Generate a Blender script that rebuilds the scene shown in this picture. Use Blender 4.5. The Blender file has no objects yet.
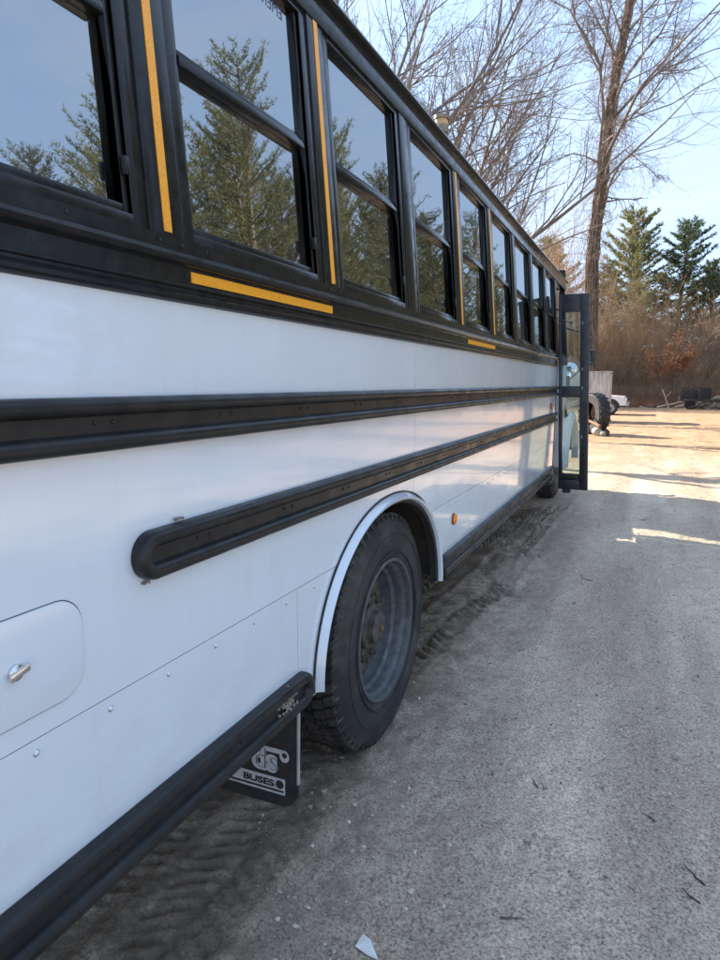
import bpy, bmesh, math, random
import numpy as np
from mathutils import Vector, Matrix
R = math.radians
random.seed(7)
scene = bpy.context.scene
COL = scene.collection

# ------------------------------------------------------------------ camera
LIFT = 0.085                                  # bus floor datum above the yard
CAM = np.array([0.95, 0.0, 1.48+LIFT]); FPX = 650.0
YAW, PITCH, ROLL = R(23.96), R(8.456), R(0.11)
cF = np.array([-math.sin(YAW)*math.cos(PITCH), math.cos(YAW)*math.cos(PITCH), -math.sin(PITCH)])
_r = np.array([math.cos(YAW), math.sin(YAW), 0.0]); _u = np.cross(_r, cF)
cR = _r*math.cos(ROLL) + _u*math.sin(ROLL); cU = -_r*math.sin(ROLL) + _u*math.cos(ROLL)
cd = bpy.data.cameras.new('camera'); cam = bpy.data.objects.new('camera', cd); COL.objects.link(cam)
cam.matrix_world = Matrix(((cR[0], cU[0], -cF[0], CAM[0]), (cR[1], cU[1], -cF[1], CAM[1]), (cR[2], cU[2], -cF[2], CAM[2]), (0, 0, 0, 1)))
cd.sensor_fit = 'VERTICAL'; cd.sensor_height = 36.0; cd.lens = FPX/960*36.0
cd.clip_start = 0.05; cd.clip_end = 1500
scene.camera = cam

# ------------------------------------------------------------------ sky and sun
SUN_EL, SUN_AZ = R(31), math.atan2(-0.97, 0.25)          # azimuth clockwise from +Y
sun_dir = Vector((math.sin(SUN_AZ)*math.cos(SUN_EL), math.cos(SUN_AZ)*math.cos(SUN_EL), math.sin(SUN_EL)))
world = bpy.data.worlds.new('World'); scene.world = world; world.use_nodes = True
wn = world.node_tree; wn.nodes.clear()
def _n(t, ty, **k):
    n = t.nodes.new(ty)
    for a, b in k.items(): setattr(n, a, b)
    return n
sky = _n(wn, 'ShaderNodeTexSky', sky_type='NISHITA', sun_disc=False, sun_elevation=SUN_EL, sun_rotation=SUN_AZ, air_density=1.0, dust_density=1.2, ozone_density=1.0, altitude=50)
tc = _n(wn, 'ShaderNodeTexCoord'); mp = _n(wn, 'ShaderNodeMapping'); mp.inputs['Scale'].default_value = (1.2, 1.6, 5.0)
cn = _n(wn, 'ShaderNodeTexNoise'); cn.inputs['Scale'].default_value = 1.5; cn.inputs['Detail'].default_value = 8; cn.inputs['Roughness'].default_value = 0.55; cn.inputs['Distortion'].default_value = 0.4
cr = _n(wn, 'ShaderNodeValToRGB'); cr.color_ramp.elements[0].position = 0.45; cr.color_ramp.elements[1].position = 0.82
cr.color_ramp.elements[0].color = (0, 0, 0, 1); cr.color_ramp.elements[1].color = (0.75, 0.75, 0.75, 1)
cm = _n(wn, 'ShaderNodeMixRGB'); cm.inputs['Color2'].default_value = (2.0, 2.4, 3.0, 1)
veil = _n(wn, 'ShaderNodeMixRGB'); veil.inputs[0].default_value = 0.85; veil.inputs['Color2'].default_value = (1.42, 2.02, 3.02, 1)      # even thin high haze
bg = _n(wn, 'ShaderNodeBackground'); bg.inputs['Strength'].default_value = 0.13
wo = _n(wn, 'ShaderNodeOutputWorld')
for a, b in ((tc.outputs['Generated'], mp.inputs[0]), (mp.outputs[0], cn.inputs['Vector']), (cn.outputs['Fac'], cr.inputs[0]), (cr.outputs[0], cm.inputs[0]),
             (sky.outputs[0], veil.inputs['Color1']), (veil.outputs[0], cm.inputs['Color1']), (cm.outputs[0], bg.inputs[0]), (bg.outputs[0], wo.inputs[0])): wn.links.new(a, b)
sd = bpy.data.lights.new('sun', 'SUN'); sd.energy = 3.9; sd.angle = R(0.55); sd.color = (1.0, 0.90, 0.76)
so = bpy.data.objects.new('sun', sd); COL.objects.link(so); so.rotation_euler = sun_dir.to_track_quat('Z', 'Y').to_euler(); so.location = (-20, 10, 30)
vs = scene.view_settings; vs.view_transform = 'Standard'; vs.look = 'None'; vs.gamma = 1; vs.exposure = 1.97; vs.use_curve_mapping = False
scene.render.engine = 'CYCLES'

# ------------------------------------------------------------------ helpers
def ray(px, py): return cF + cR*(px-360)/FPX + cU*(480-py)/FPX
def at(px, py, Y):
    d = ray(px, py); return CAM + d*((Y-CAM[1])/d[1])
class NT:
    def __init__(s, name):
        s.m = bpy.data.materials.new(name); s.m.use_nodes = True; s.t = s.m.node_tree
        s.b = s.t.nodes['Principled BSDF']; s.out = s.t.nodes['Material Output']; s._co = None
    def n(s, ty, **k): return _n(s.t, ty, **k)
    def l(s, a, b): s.t.links.new(a, b)
    def co(s):
        if s._co is None: s._co = s.n('ShaderNodeTexCoord')
        return s._co.outputs['Object']
    def geo(s): return s.n('ShaderNodeNewGeometry').outputs['Position']
    def noise(s, scale, detail=4, rough=0.55, vec=None, dist=0.0, stretch=None):
        v = vec if vec is not None else s.co()
        if stretch:
            m = s.n('ShaderNodeMapping'); m.inputs['Scale'].default_value = stretch; s.l(v, m.inputs[0]); v = m.outputs[0]
        n = s.n('ShaderNodeTexNoise'); n.inputs['Scale'].default_value = scale; n.inputs['Detail'].default_value = detail
        n.inputs['Roughness'].default_value = rough; n.inputs['Distortion'].default_value = dist; s.l(v, n.inputs['Vector']); return n.outputs['Fac']
    def ramp(s, fac, stops):
        r = s.n('ShaderNodeValToRGB'); e = r.color_ramp.elements
        while len(e) < len(stops): e.new(0.5)
        for el, (p, c) in zip(e, stops): el.position = p; el.color = (c if hasattr(c, '__len__') else (c, c, c)) + ((1,) if not hasattr(c, '__len__') or len(c) == 3 else ())
        s.l(fac, r.inputs[0]); return r.outputs[0]
    def mix(s, fac, a, b, mode='MIX'):
        m = s.n('ShaderNodeMixRGB', blend_type=mode)
        for v, i in ((fac, 0), (a, 1), (b, 2)):
            if isinstance(v, (int, float)): m.inputs[i].default_value = v
            elif isinstance(v, tuple): m.inputs[i].default_value = v + (1,)
            else: s.l(v, m.inputs[i])
        return m.outputs[0]
    def bump(s, h, strength=0.3, dist=0.01, prev=None):
        b = s.n('ShaderNodeBump'); b.inputs['Strength'].default_value = strength; b.inputs['Distance'].default_value = dist; s.l(h, b.inputs['Height'])
        if prev is not None: s.l(prev, b.inputs['Normal'])
        s.l(b.outputs[0], s.b.inputs['Normal']); return b.outputs[0]
    def set(s, col=None, rough=None, metal=None, spec=None):
        for k, v in (('Base Color', col), ('Roughness', rough), ('Metallic', metal), ('Specular IOR Level', spec)):
            if v is None: continue
            if isinstance(v, tuple): s.b.inputs[k].default_value = v + (1,)
            elif isinstance(v, (int, float)): s.b.inputs[k].default_value = v
            else: s.l(v, s.b.inputs[k])
        return s
M = {}
def simple(name, c1, c2, rough=0.5, scale=20, bump=0.0, bd=0.002, metal=0.0, rr=0.12, stretch=None, spec=None):
    t = NT(name); f = t.noise(scale, 5, stretch=stretch)
    t.set(t.mix(t.ramp(f, ((0.3, 0.0), (0.7, 1.0))), c1, c2), t.ramp(t.noise(scale*0.6, 4), ((0.3, max(0, rough-rr)), (0.7, min(1, rough+rr)))), metal, spec)
    if bump: t.bump(t.noise(scale*2.5, 4, stretch=stretch), bump, bd)
    M[name] = t.m; return t
# white bus paint: slightly wavy sheet, a little road dust low down
t = NT('white_paint'); p = t.geo()
sx = t.n('ShaderNodeSeparateXYZ'); t.l(p, sx.inputs[0])
mr = t.n('ShaderNodeMapRange'); mr.inputs[1].default_value = 0.95; mr.inputs[2].default_value = 0.45; t.l(sx.outputs[2], mr.inputs[0])
dn = t.ramp(t.noise(9, 6, 0.65, p, stretch=(1, 0.6, 1.6)), ((0.42, 0.0), (0.78, 1.0)))
mm = t.n('ShaderNodeMath', operation='MULTIPLY'); t.l(mr.outputs[0], mm.inputs[0]); t.l(dn, mm.inputs[1])
mu = t.n('ShaderNodeMath', operation='MULTIPLY'); t.l(mm.outputs[0], mu.inputs[0]); mu.inputs[1].default_value = 0.55
sp = t.ramp(t.noise(55, 3, 0.5, p), ((0.70, 0.0), (0.78, 0.35)))
base = t.mix(mu.outputs[0], (0.67, 0.725, 0.78), (0.40, 0.36, 0.31))
base = t.mix(sp, base, (0.60, 0.59, 0.56))
st = t.ramp(t.noise(7, 5, 0.6, p, stretch=(1, 3.2, 0.22)), ((0.54, 0.0), (0.82, 0.16)))
base = t.mix(st, base, (0.50, 0.48, 0.44))
t.set(base, t.ramp(t.noise(6, 5, vec=p), ((0.3, 0.10), (0.7, 0.20))), 0, 0.6)
t.b.inputs['Coat Weight'].default_value = 0.8; t.b.inputs['Coat Roughness'].default_value = 0.035
b1 = t.bump(t.noise(2.2, 2, 0.4, p, stretch=(1, 1, 1.8)), 0.22, 0.05); t.bump(t.noise(160, 2, 0.5, p), 0.03, 0.001, b1); M['white_paint'] = t.m
simple('black_gloss', (0.010, 0.011, 0.012), (0.020, 0.021, 0.022), 0.17, 30, 0.05, 0.001, spec=0.28)
t = simple('rail_black', (0.011, 0.012, 0.013), (0.026, 0.026, 0.026), 0.36, 14, 0.08, 0.001, spec=0.28)
simple('door_black', (0.012, 0.014, 0.020), (0.022, 0.024, 0.030), 0.35, 18, 0.04, 0.001)
simple('rubber', (0.014, 0.014, 0.015), (0.030, 0.029, 0.028), 0.65, 30, 0.15, 0.001)
t = NT('tyre_rubber'); p = t.co(); f = t.ramp(t.noise(7, 6, 0.65), ((0.45, 0.0), (0.72, 0.55)))
t.set(t.mix(f, (0.020, 0.020, 0.021), (0.105, 0.092, 0.078)), 0.72); t.bump(t.noise(120, 3), 0.2, 0.001); M['tyre_rubber'] = t.m
t = NT('muddy_tread'); f = t.ramp(t.noise(14, 6, 0.65), ((0.40, 0.0), (0.65, 0.8)))
t.set(t.mix(f, (0.020, 0.020, 0.020), (0.115, 0.095, 0.075)), 0.85); t.bump(t.noise(90, 4), 0.5, 0.003); M['muddy_tread'] = t.m
simple('rim_steel', (0.050, 0.054, 0.062), (0.115, 0.115, 0.118), 0.55, 26, 0.2, 0.001, 0.0)
simple('rusty_hub', (0.030, 0.029, 0.028), (0.12, 0.095, 0.07), 0.65, 22, 0.3, 0.002)
simple('yellow_bolt', (0.22, 0.15, 0.03), (0.12, 0.09, 0.05), 0.5, 60)
simple('chassis', (0.020, 0.018, 0.016), (0.075, 0.055, 0.040), 0.8, 12, 0.3, 0.003)
simple('rust_beam', (0.08, 0.045, 0.025), (0.22, 0.13, 0.07), 0.8, 14, 0.3, 0.003)
t = NT('reflective_tape'); br = t.n('ShaderNodeTexBrick'); br.inputs['Scale'].default_value = 60; br.inputs['Mortar Size'].default_value = 0.06
mpp = t.n('ShaderNodeMapping'); mpp.inputs['Rotation'].default_value = (0, R(90), 0); t.l(t.geo(), mpp.inputs[0])
ck = t.noise(260, 2, 0.5, t.geo()); t.set(t.mix(t.ramp(ck, ((0.40, 0.0), (0.60, 1.0))), (0.80, 0.30, 0.010), (0.88, 0.43, 0.03)), 0.35, 0, 0.5)
t.bump(ck, 0.4, 0.001); M['reflective_tape'] = t.m
def glass(name, tint, ior, rough=0.0, dirt=0.10):
    t = NT(name); t.t.nodes.remove(t.b)
    tr = t.n('ShaderNodeBsdfTransparent'); tr.inputs[0].default_value = tint + (1,)
    gl = t.n('ShaderNodeBsdfGlossy'); gl.inputs['Roughness'].default_value = rough; gl.inputs['Color'].default_value = (0.97, 0.99, 1, 1)
    bn = t.n('ShaderNodeBump'); bn.inputs['Strength'].default_value = 0.05; bn.inputs['Distance'].default_value = 0.02
    t.l(t.noise(3.0, 2, 0.4, t.geo()), bn.inputs['Height']); t.l(bn.outputs[0], gl.inputs['Normal'])
    fr = t.n('ShaderNodeFresnel'); fr.inputs['IOR'].default_value = ior
    mx = t.n('ShaderNodeMixShader'); t.l(fr.outputs[0], mx.inputs[0]); t.l(tr.outputs[0], mx.inputs[1]); t.l(gl.outputs[0], mx.inputs[2])
    df = t.n('ShaderNodeBsdfDiffuse'); df.inputs[0].default_value = (0.42, 0.40, 0.36, 1)
    d = t.n('ShaderNodeMath', operation='MULTIPLY'); d.inputs[1].default_value = dirt
    t.l(t.ramp(t.noise(5, 7, 0.65, t.geo(), stretch=(1, 1, 0.6)), ((0.4, 0.1), (0.75, 1.0))), d.inputs[0])
    m2 = t.n('ShaderNodeMixShader'); t.l(d.outputs[0], m2.inputs[0]); t.l(mx.outputs[0], m2.inputs[1]); t.l(df.outputs[0], m2.inputs[2])
    t.l(m2.outputs[0], t.out.inputs[0]); M[name] = t.m
glass('window_glass', (0.14, 0.15, 0.16), 4.2, 0.012, 0.075); glass('clear_glass', (0.86, 0.90, 0.88), 1.5, 0.0, 0.04)
simple('chrome', (0.75, 0.75, 0.74), (0.62, 0.60, 0.57), 0.14, 40, metal=1.0)
simple('mirror_face', (0.80, 0.83, 0.86), (0.74, 0.77, 0.80), 0.05, 10, metal=1.0, rr=0.02)
simple('orange_lens', (0.95, 0.21, 0.005), (1.0, 0.27, 0.01), 0.35, 80, 0.2, 0.001)
simple('red_lens', (0.45, 0.03, 0.01), (0.50, 0.05, 0.02), 0.25, 80)
simple('amber_lens', (0.55, 0.38, 0.16), (0.40, 0.24, 0.09), 0.3, 40)
simple('lamp_brown', (0.16, 0.12, 0.08), (0.26, 0.20, 0.13), 0.5, 30)
simple('grey_trim', (0.28, 0.28, 0.27), (0.40, 0.39, 0.37), 0.4, 14)
simple('flap_print', (0.42, 0.43, 0.44), (0.60, 0.61, 0.62), 0.6, 60)
simple('interior_grey', (0.22, 0.22, 0.21), (0.27, 0.27, 0.26), 0.6, 6)
simple('seat_vinyl', (0.025, 0.028, 0.035), (0.04, 0.042, 0.05), 0.5, 10)
simple('dried_mud_and_shade', (0.30, 0.26, 0.20), (0.16, 0.13, 0.10), 0.95, 70, 0.7, 0.004)
simple('decal_blue', (0.05, 0.07, 0.13), (0.07, 0.09, 0.15), 0.6, 30)
simple('bark', (0.085, 0.074, 0.066), (0.23, 0.20, 0.18), 0.9, 9, 0.6, 0.02, stretch=(1, 1, 0.3))
simple('branch_bark', (0.10, 0.085, 0.078), (0.20, 0.17, 0.16), 0.85, 3)
simple('vine_bark', (0.12, 0.085, 0.06), (0.26, 0.19, 0.14), 0.9, 4)
def foliage(name, cols, scale=0.9, rough=0.55, tr=0.25):
    t = NT(name); f = t.noise(scale, 5, 0.6, t.geo()); oi = t.n('ShaderNodeObjectInfo')
    c = t.ramp(f, tuple(zip((0.30, 0.5, 0.72), cols)))
    h = t.n('ShaderNodeHueSaturation'); t.l(c, h.inputs['Color']); m = t.n('ShaderNodeMapRange'); m.inputs[3].default_value = 0.8; m.inputs[4].default_value = 1.25
    t.l(oi.outputs['Random'], m.inputs[0]); t.l(m.outputs[0], h.inputs['Value'])
    t.set(h.outputs[0], rough, 0, 0.3)
    tl = t.n('ShaderNodeBsdfTranslucent'); t.l(h.outputs[0], tl.inputs[0]); mx = t.n('ShaderNodeMixShader'); mx.inputs[0].default_value = tr
    t.l(t.b.outputs[0], mx.inputs[1]); t.l(tl.outputs[0], mx.inputs[2]); t.l(mx.outputs[0], t.out.inputs[0]); M[name] = t.m
foliage('pine_needles', ((0.085, 0.098, 0.034), (0.165, 0.175, 0.058), (0.25, 0.235, 0.085)), 0.9, 0.5, 0.4)
foliage('spruce_needles', ((0.060, 0.085, 0.040), (0.10, 0.135, 0.062), (0.15, 0.18, 0.085)), 0.9, 0.5, 0.35)
foliage('dead_leaves', ((0.30, 0.13, 0.06), (0.44, 0.21, 0.10), (0.52, 0.28, 0.15)), 3, 0.6, 0.45)
foliage('tan_brush', ((0.42, 0.295, 0.20), (0.56, 0.425, 0.31), (0.66, 0.54, 0.41)), 0.5, 0.6, 0.5)
foliage('red_brush', ((0.36, 0.20, 0.14), (0.50, 0.31, 0.21), (0.60, 0.42, 0.29)), 0.6, 0.6, 0.5)
foliage('olive_brush', ((0.14, 0.125, 0.05), (0.22, 0.19, 0.08), (0.32, 0.27, 0.13)), 0.7, 0.6, 0.45)
simple('boulder', (0.30, 0.25, 0.19), (0.46, 0.41, 0.34), 0.9, 5, 0.5, 0.03)
simple('paper', (0.76, 0.74, 0.70), (0.84, 0.82, 0.78), 0.6, 60, 0.2, 0.001)
simple('twig_wood', (0.06, 0.045, 0.035), (0.14, 0.11, 0.085), 0.85, 60)
simple('pale_wood', (0.42, 0.36, 0.29), (0.55, 0.49, 0.41), 0.85, 12)
t = NT('pebble'); gi = t.n('ShaderNodeNewGeometry'); t.set(t.ramp(gi.outputs['Random Per Island'], ((0.0, (0.20, 0.16, 0.125)), (0.5, (0.42, 0.34, 0.265)), (1.0, (0.68, 0.58, 0.47)))), 0.85); M['pebble'] = t.m
simple('crate_white', (0.30, 0.27, 0.22), (0.62, 0.60, 0.55), 0.75, 3.5, 0.2, 0.004, stretch=(4, 4, 0.5))
simple('car_white', (0.72, 0.73, 0.74), (0.78, 0.79, 0.80), 0.25, 5)
simple('machine_dark', (0.030, 0.026, 0.023), (0.085, 0.066, 0.052), 0.7, 6, 0.3, 0.004)
simple('machine_rust', (0.13, 0.07, 0.045), (0.24, 0.14, 0.09), 0.8, 9, 0.3, 0.004)

# dirt yard
t = NT('yard_dirt'); p = t.geo()
sx = t.n('ShaderNodeSeparateXYZ'); t.l(p, sx.inputs[0])
fine = t.noise(95, 8, 0.82, p); grit = t.noise(420, 2, 0.6, p); mid = t.noise(7, 6, 0.65, p); big = t.noise(0.9, 4, 0.55, p, stretch=(1.6, 0.35, 1))
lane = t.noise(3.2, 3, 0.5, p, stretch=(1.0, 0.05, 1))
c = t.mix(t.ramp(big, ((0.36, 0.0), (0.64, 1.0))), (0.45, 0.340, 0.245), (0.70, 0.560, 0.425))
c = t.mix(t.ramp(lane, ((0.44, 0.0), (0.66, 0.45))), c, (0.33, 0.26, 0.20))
c = t.mix(t.ramp(mid, ((0.46, 0.0), (0.78, 0.5))), c, (0.33, 0.265, 0.205))
c = t.mix(1.0, c, t.ramp(fine, ((0.38, (0.22, 0.22, 0.22)), (0.49, (1.0, 1.0, 1.0)), (0.63, (1.6, 1.6, 1.6)))), 'MULTIPLY')
c = t.mix(t.ramp(grit, ((0.62, 0.0), (0.74, 0.55))), c, (0.55, 0.53, 0.50))
# pine needles and sand gather on the open part of the yard beyond the bus
far = t.n('ShaderNodeMapRange'); far.inputs[1].default_value = 9.0; far.inputs[2].default_value = 19.0; t.l(sx.outputs[1], far.inputs[0])
fn = t.n('ShaderNodeMath', operation='MULTIPLY'); t.l(far.outputs[0], fn.inputs[0]); t.l(t.ramp(t.noise(1.1, 5, 0.6, p), ((0.22, 0.45), (0.55, 1.0))), fn.inputs[1])
straw = t.mix(t.ramp(t.noise(2.5, 6, 0.7, p, stretch=(1, 0.6, 1)), ((0.3, 0.0), (0.7, 1.0))), (0.29, 0.165, 0.088), (0.45, 0.295, 0.175))
c = t.mix(fn.outputs[0], c, straw)
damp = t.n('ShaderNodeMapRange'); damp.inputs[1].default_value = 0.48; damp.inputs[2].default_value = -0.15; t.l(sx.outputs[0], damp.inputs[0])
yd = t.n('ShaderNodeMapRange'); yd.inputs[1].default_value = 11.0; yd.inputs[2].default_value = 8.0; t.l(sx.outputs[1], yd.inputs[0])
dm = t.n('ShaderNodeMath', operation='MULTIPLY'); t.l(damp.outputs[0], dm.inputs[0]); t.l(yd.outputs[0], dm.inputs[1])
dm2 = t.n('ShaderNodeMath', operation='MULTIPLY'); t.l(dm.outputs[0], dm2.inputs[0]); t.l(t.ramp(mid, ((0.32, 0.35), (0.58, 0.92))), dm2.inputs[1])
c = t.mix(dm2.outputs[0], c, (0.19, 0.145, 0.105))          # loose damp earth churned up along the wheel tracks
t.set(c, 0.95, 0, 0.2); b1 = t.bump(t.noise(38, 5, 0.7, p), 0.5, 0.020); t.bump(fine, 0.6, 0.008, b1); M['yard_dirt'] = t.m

class MB:
    def __init__(s): s.v = []; s.f = []; s.sm = []
    def add(s, vs, fs, smooth=False):
        o = len(s.v); s.v += [tuple(map(float, a)) for a in vs]; s.f += [tuple(i+o for i in f) for f in fs]; s.sm += [smooth]*len(fs); return s
    def box(s, a, b, fn=None):
        (x0, y0, z0), (x1, y1, z1) = a, b
        v = [(x0, y0, z0), (x1, y0, z0), (x1, y1, z0), (x0, y1, z0), (x0, y0, z1), (x1, y0, z1), (x1, y1, z1), (x0, y1, z1)]
        if fn: v = [fn(*p) for p in v]
        return s.add(v, [(0, 3, 2, 1), (4, 5, 6, 7), (0, 1, 5, 4), (1, 2, 6, 5), (2, 3, 7, 6), (3, 0, 4, 7)])
    def bbox(s, a, b, bev=0.004, fn=None):      # box with chamfered edges
        bm = bmesh.new(); bmesh.ops.create_cube(bm, size=1)
        for v in bm.verts: v.co = Vector([a[i] + (v.co[i]+0.5)*(b[i]-a[i]) for i in range(3)])
        bmesh.ops.bevel(bm, geom=bm.edges[:], offset=bev, segments=2, affect='EDGES', profile=0.6)
        bm.verts.index_update(); vs = [tuple(v.co) for v in bm.verts]
        if fn: vs = [fn(*p) for p in vs]
        s.add(vs, [[v.index for v in f.verts] for f in bm.faces], True); bm.free(); return s
    def sweep(s, rings, closed=True, caps=True, smooth=True):
        n = len(rings[0]); vs = [p for r in rings for p in r]; fs = []
        for i in range(len(rings)-1):
            for j in range(n if closed else n-1):
                a = i*n+j; b = i*n+(j+1) % n; fs.append((a, b, b+n, a+n))
        s.add(vs, fs, smooth)
        if caps and closed:
            s.add(rings[0], [tuple(range(n))[::-1]]); s.add(rings[-1], [tuple(range(n))])
        return s
    def tube(s, pts, rad, n=8, caps=True):
        pts = [Vector(p) for p in pts]; rad = rad if hasattr(rad, '__len__') else [rad]*len(pts); rings = []
        for i, p in enumerate(pts):
            d = (pts[min(i+1, len(pts)-1)] - pts[max(i-1, 0)]).normalized()
            a = Vector((0, 0, 1)) if abs(d.z) < 0.9 else Vector((1, 0, 0))
            u = d.cross(a).normalized(); w = u.cross(d)
            rings.append([tuple(p + (u*math.cos(2*math.pi*k/n) + w*math.sin(2*math.pi*k/n))*rad[i]) for k in range(n)])
        return s.sweep(rings, True, caps)
    def lathe(s, prof, n=48, axis='X', c=(0, 0, 0), closed=False, smooth=True):   # prof: (radius, along)
        rings = []
        for k in range(n+1):
            a = 2*math.pi*k/n; ca, sa = math.cos(a), math.sin(a)
            if axis == 'X': rings.append([(c[0]+h, c[1]+r*ca, c[2]+r*sa) for r, h in prof])
            elif axis == 'Z': rings.append([(c[0]+r*ca, c[1]+r*sa, c[2]+h) for r, h in prof])
            else: rings.append([(c[0]+r*ca, c[1]+h, c[2]+r*sa) for r, h in prof])
        return s.sweep(rings, closed, False, smooth)
    def mesh(s, name, mat):
        me = bpy.data.meshes.new(name); me.from_pydata(s.v, [], s.f); me.polygons.foreach_set('use_smooth', s.sm)
        me.materials.append(M[mat] if isinstance(mat, str) else mat)
        bm = bmesh.new(); bm.from_mesh(me); bmesh.ops.remove_doubles(bm, verts=bm.verts, dist=1e-5); bmesh.ops.recalc_face_normals(bm, faces=bm.faces); bm.to_mesh(me); bm.free()
        try: me.set_sharp_from_angle(angle=R(38))
        except Exception: pass
        return me
    def build(s, name, mat, parent=None, loc=None): return link(name, s.mesh(name, mat), parent, loc)
def link(name, me, parent=None, loc=None):
    o = bpy.data.objects.new(name, me); COL.objects.link(o)
    if parent is not None:
        o.parent = parent
        if parent.type == 'EMPTY': o.matrix_parent_inverse = Matrix.Translation(-parent.location)
    if loc is not None: o.location = loc
    return o
def tag(o, label=None, cat=None, group=None, kind=None):
    for k, v in (('label', label), ('category', cat), ('group', group), ('kind', kind)):
        if v: o[k] = v
    return o
def thing(name, label, cat, loc=(0, 0, 0), group=None):
    o = bpy.data.objects.new(name, None); COL.objects.link(o); o.location = loc; o.empty_display_size = 0.2
    return tag(o, label, cat, group)
def npmesh(name, V, F, mat, smooth=False):      # V (n,3), F (m,3|4) numpy
    me = bpy.data.meshes.new(name); k = F.shape[1]
    me.vertices.add(len(V)); me.vertices.foreach_set('co', np.ascontiguousarray(V, np.float32).ravel())
    me.loops.add(F.size); me.loops.foreach_set('vertex_index', np.ascontiguousarray(F, np.int32).ravel())
    me.polygons.add(len(F)); me.polygons.foreach_set('loop_start', np.arange(0, F.size, k, dtype=np.int32))
    me.polygons.foreach_set('use_smooth', np.full(len(F), smooth)); me.update(calc_edges=True)
    me.materials.append(M[mat]); return me
def sticks(P0, P1, r0, r1):                      # many three-sided tapered sticks
    d = P1-P0; d /= np.linalg.norm(d, axis=1, keepdims=True)+1e-9
    a = np.where(np.abs(d[:, 2:3]) < 0.9, np.array([[0, 0, 1.0]]), np.array([[1.0, 0, 0]]))
    u = np.cross(d, a); u /= np.linalg.norm(u, axis=1, keepdims=True)+1e-9; w = np.cross(u, d)
    n = len(P0); V = np.zeros((n, 6, 3))
    for k in range(3):
        c, s_ = math.cos(2.0944*k), math.sin(2.0944*k); o = u*c+w*s_
        V[:, k] = P0+o*r0[:, None]; V[:, 3+k] = P1+o*r1[:, None]
    F = np.array([[0, 1, 4, 3], [1, 2, 5, 4], [2, 0, 3, 5]])[None]+np.arange(n)[:, None, None]*6
    return V.reshape(-1, 3), F.reshape(-1, 4)

# value noise for the ground relief
_rng = np.random.default_rng(3); _LAT = _rng.random((256, 256))
def vnoise(x, y):
    xi = np.floor(x).astype(int); yi = np.floor(y).astype(int); fx = x-xi; fy = y-yi
    fx = fx*fx*(3-2*fx); fy = fy*fy*(3-2*fy); g = lambda a, b: _LAT[a & 255, b & 255]
    return (g(xi, yi)*(1-fx)+g(xi+1, yi)*fx)*(1-fy)+(g(xi, yi+1)*(1-fx)+g(xi+1, yi+1)*fx)*fy - 0.5
def fbm(x, y, o=4, g=0.5):
    s = 0; a = 1.0
    for k in range(o): s = s+a*vnoise(x*2**k+17.3*k, y*2**k+5.1*k); a *= g
    return s
def sst(a, b, x): u = np.clip((x-a)/(b-a), 0, 1); return u*u*(3-2*u)
TRACKS = [  # centre x at y0, slope, half width, y0, y1, pitch, lean, depth
    (-0.25, 0.02, 0.15, -1.5, 2.30, 0.066, 0.6, 0.024), (-0.60, 0.01, 0.13, -1.5, 2.2, 0.060, -0.4, 0.022),
    (-0.30, 0.09, 0.16, 3.0, 6.2, 0.090, 0.9, 0.080), (-0.70, 0.10, 0.17, 3.0, 8.4, 0.100, -0.7, 0.085),
    (-0.16, 0.03, 0.13, 5.2, 8.8, 0.095, 0.4, 0.055), (-1.05, 0.0, 0.16, 2.6, 8.6, 0.08, 0.5, 0.03)]
def ground_h(x, y):
    near = sst(60, 20, np.abs(y))
    h = 0.05*fbm(x*0.35, y*0.35, 3)*near + 0.016*fbm(x*2.3, y*1.5, 4) + 0.010*fbm(x*11, y*11, 4, 0.6) + 0.0065*fbm(x*42, y*42, 3, 0.7)*sst(14, 6, y)
    for xc, hw in ((0.75, 0.16), (1.25, 0.13), (1.9, 0.18), (2.6, 0.16)):
        h = h - 0.010*np.exp(-((x-xc-0.05*np.sin(y*0.5))/hw)**2)*sst(0.2, -0.1, -fbm(x*0.7, y*0.3, 2))
    churn = sst(0.25, -0.2, x+0.25*fbm(x*1.2, y*1.2, 2))*sst(-1.6, -1.0, x)*sst(2.9, 3.4, y)*sst(9.0, 6.8, y)
    h = h + churn*(0.060*fbm(x*2.4+9, y*1.8, 3)+0.018*fbm(x*12, y*12, 3)+0.014)
    for x0, sl, hw, y0, y1, pit, lean, dep in TRACKS:
        u = (x-(x0+sl*(y-max(y0, 0))))/hw; m = sst(1.08, 0.9, np.abs(u))*sst(y0, y0+0.15, y)*sst(y1, y1-0.4, y)
        pat = sst(-0.25, 0.25, 0.9*fbm(x*14, y*14, 2)+ np.sin(2*np.pi*(y+lean*hw*np.abs(u))/pit+1.5*fbm(x*2, y*2, 2)))*sst(0.06, 0.16, np.abs(u))
        keep = sst(-0.45, -0.05, fbm(x*1.9+4, y*1.3+2, 2)+0.05)*sst(-0.55, 0.15, fbm(x*6+1, y*5, 3)+0.1)
        h = h + m*keep*(dep*0.55*(pat-0.75)) + 0.010*np.exp(-((np.abs(u)-1.15)/0.18)**2)*sst(y0, y0+0.2, y)*sst(y1, y1-0.4, y)
    r2 = ((x+0.02)/0.22)**2+((y-4.85)/0.36)**2
    h = h - 0.065*np.exp(-r2*1.4)*(1+0.8*fbm(x*6, y*6, 3)) + 0.045*np.exp(-(((x+0.14)/0.25)**2+((y-5.5)/0.35)**2))
    return h
def GZ(x, y): return float(ground_h(np.array([float(x)]), np.array([float(y)]))[0])

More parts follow.
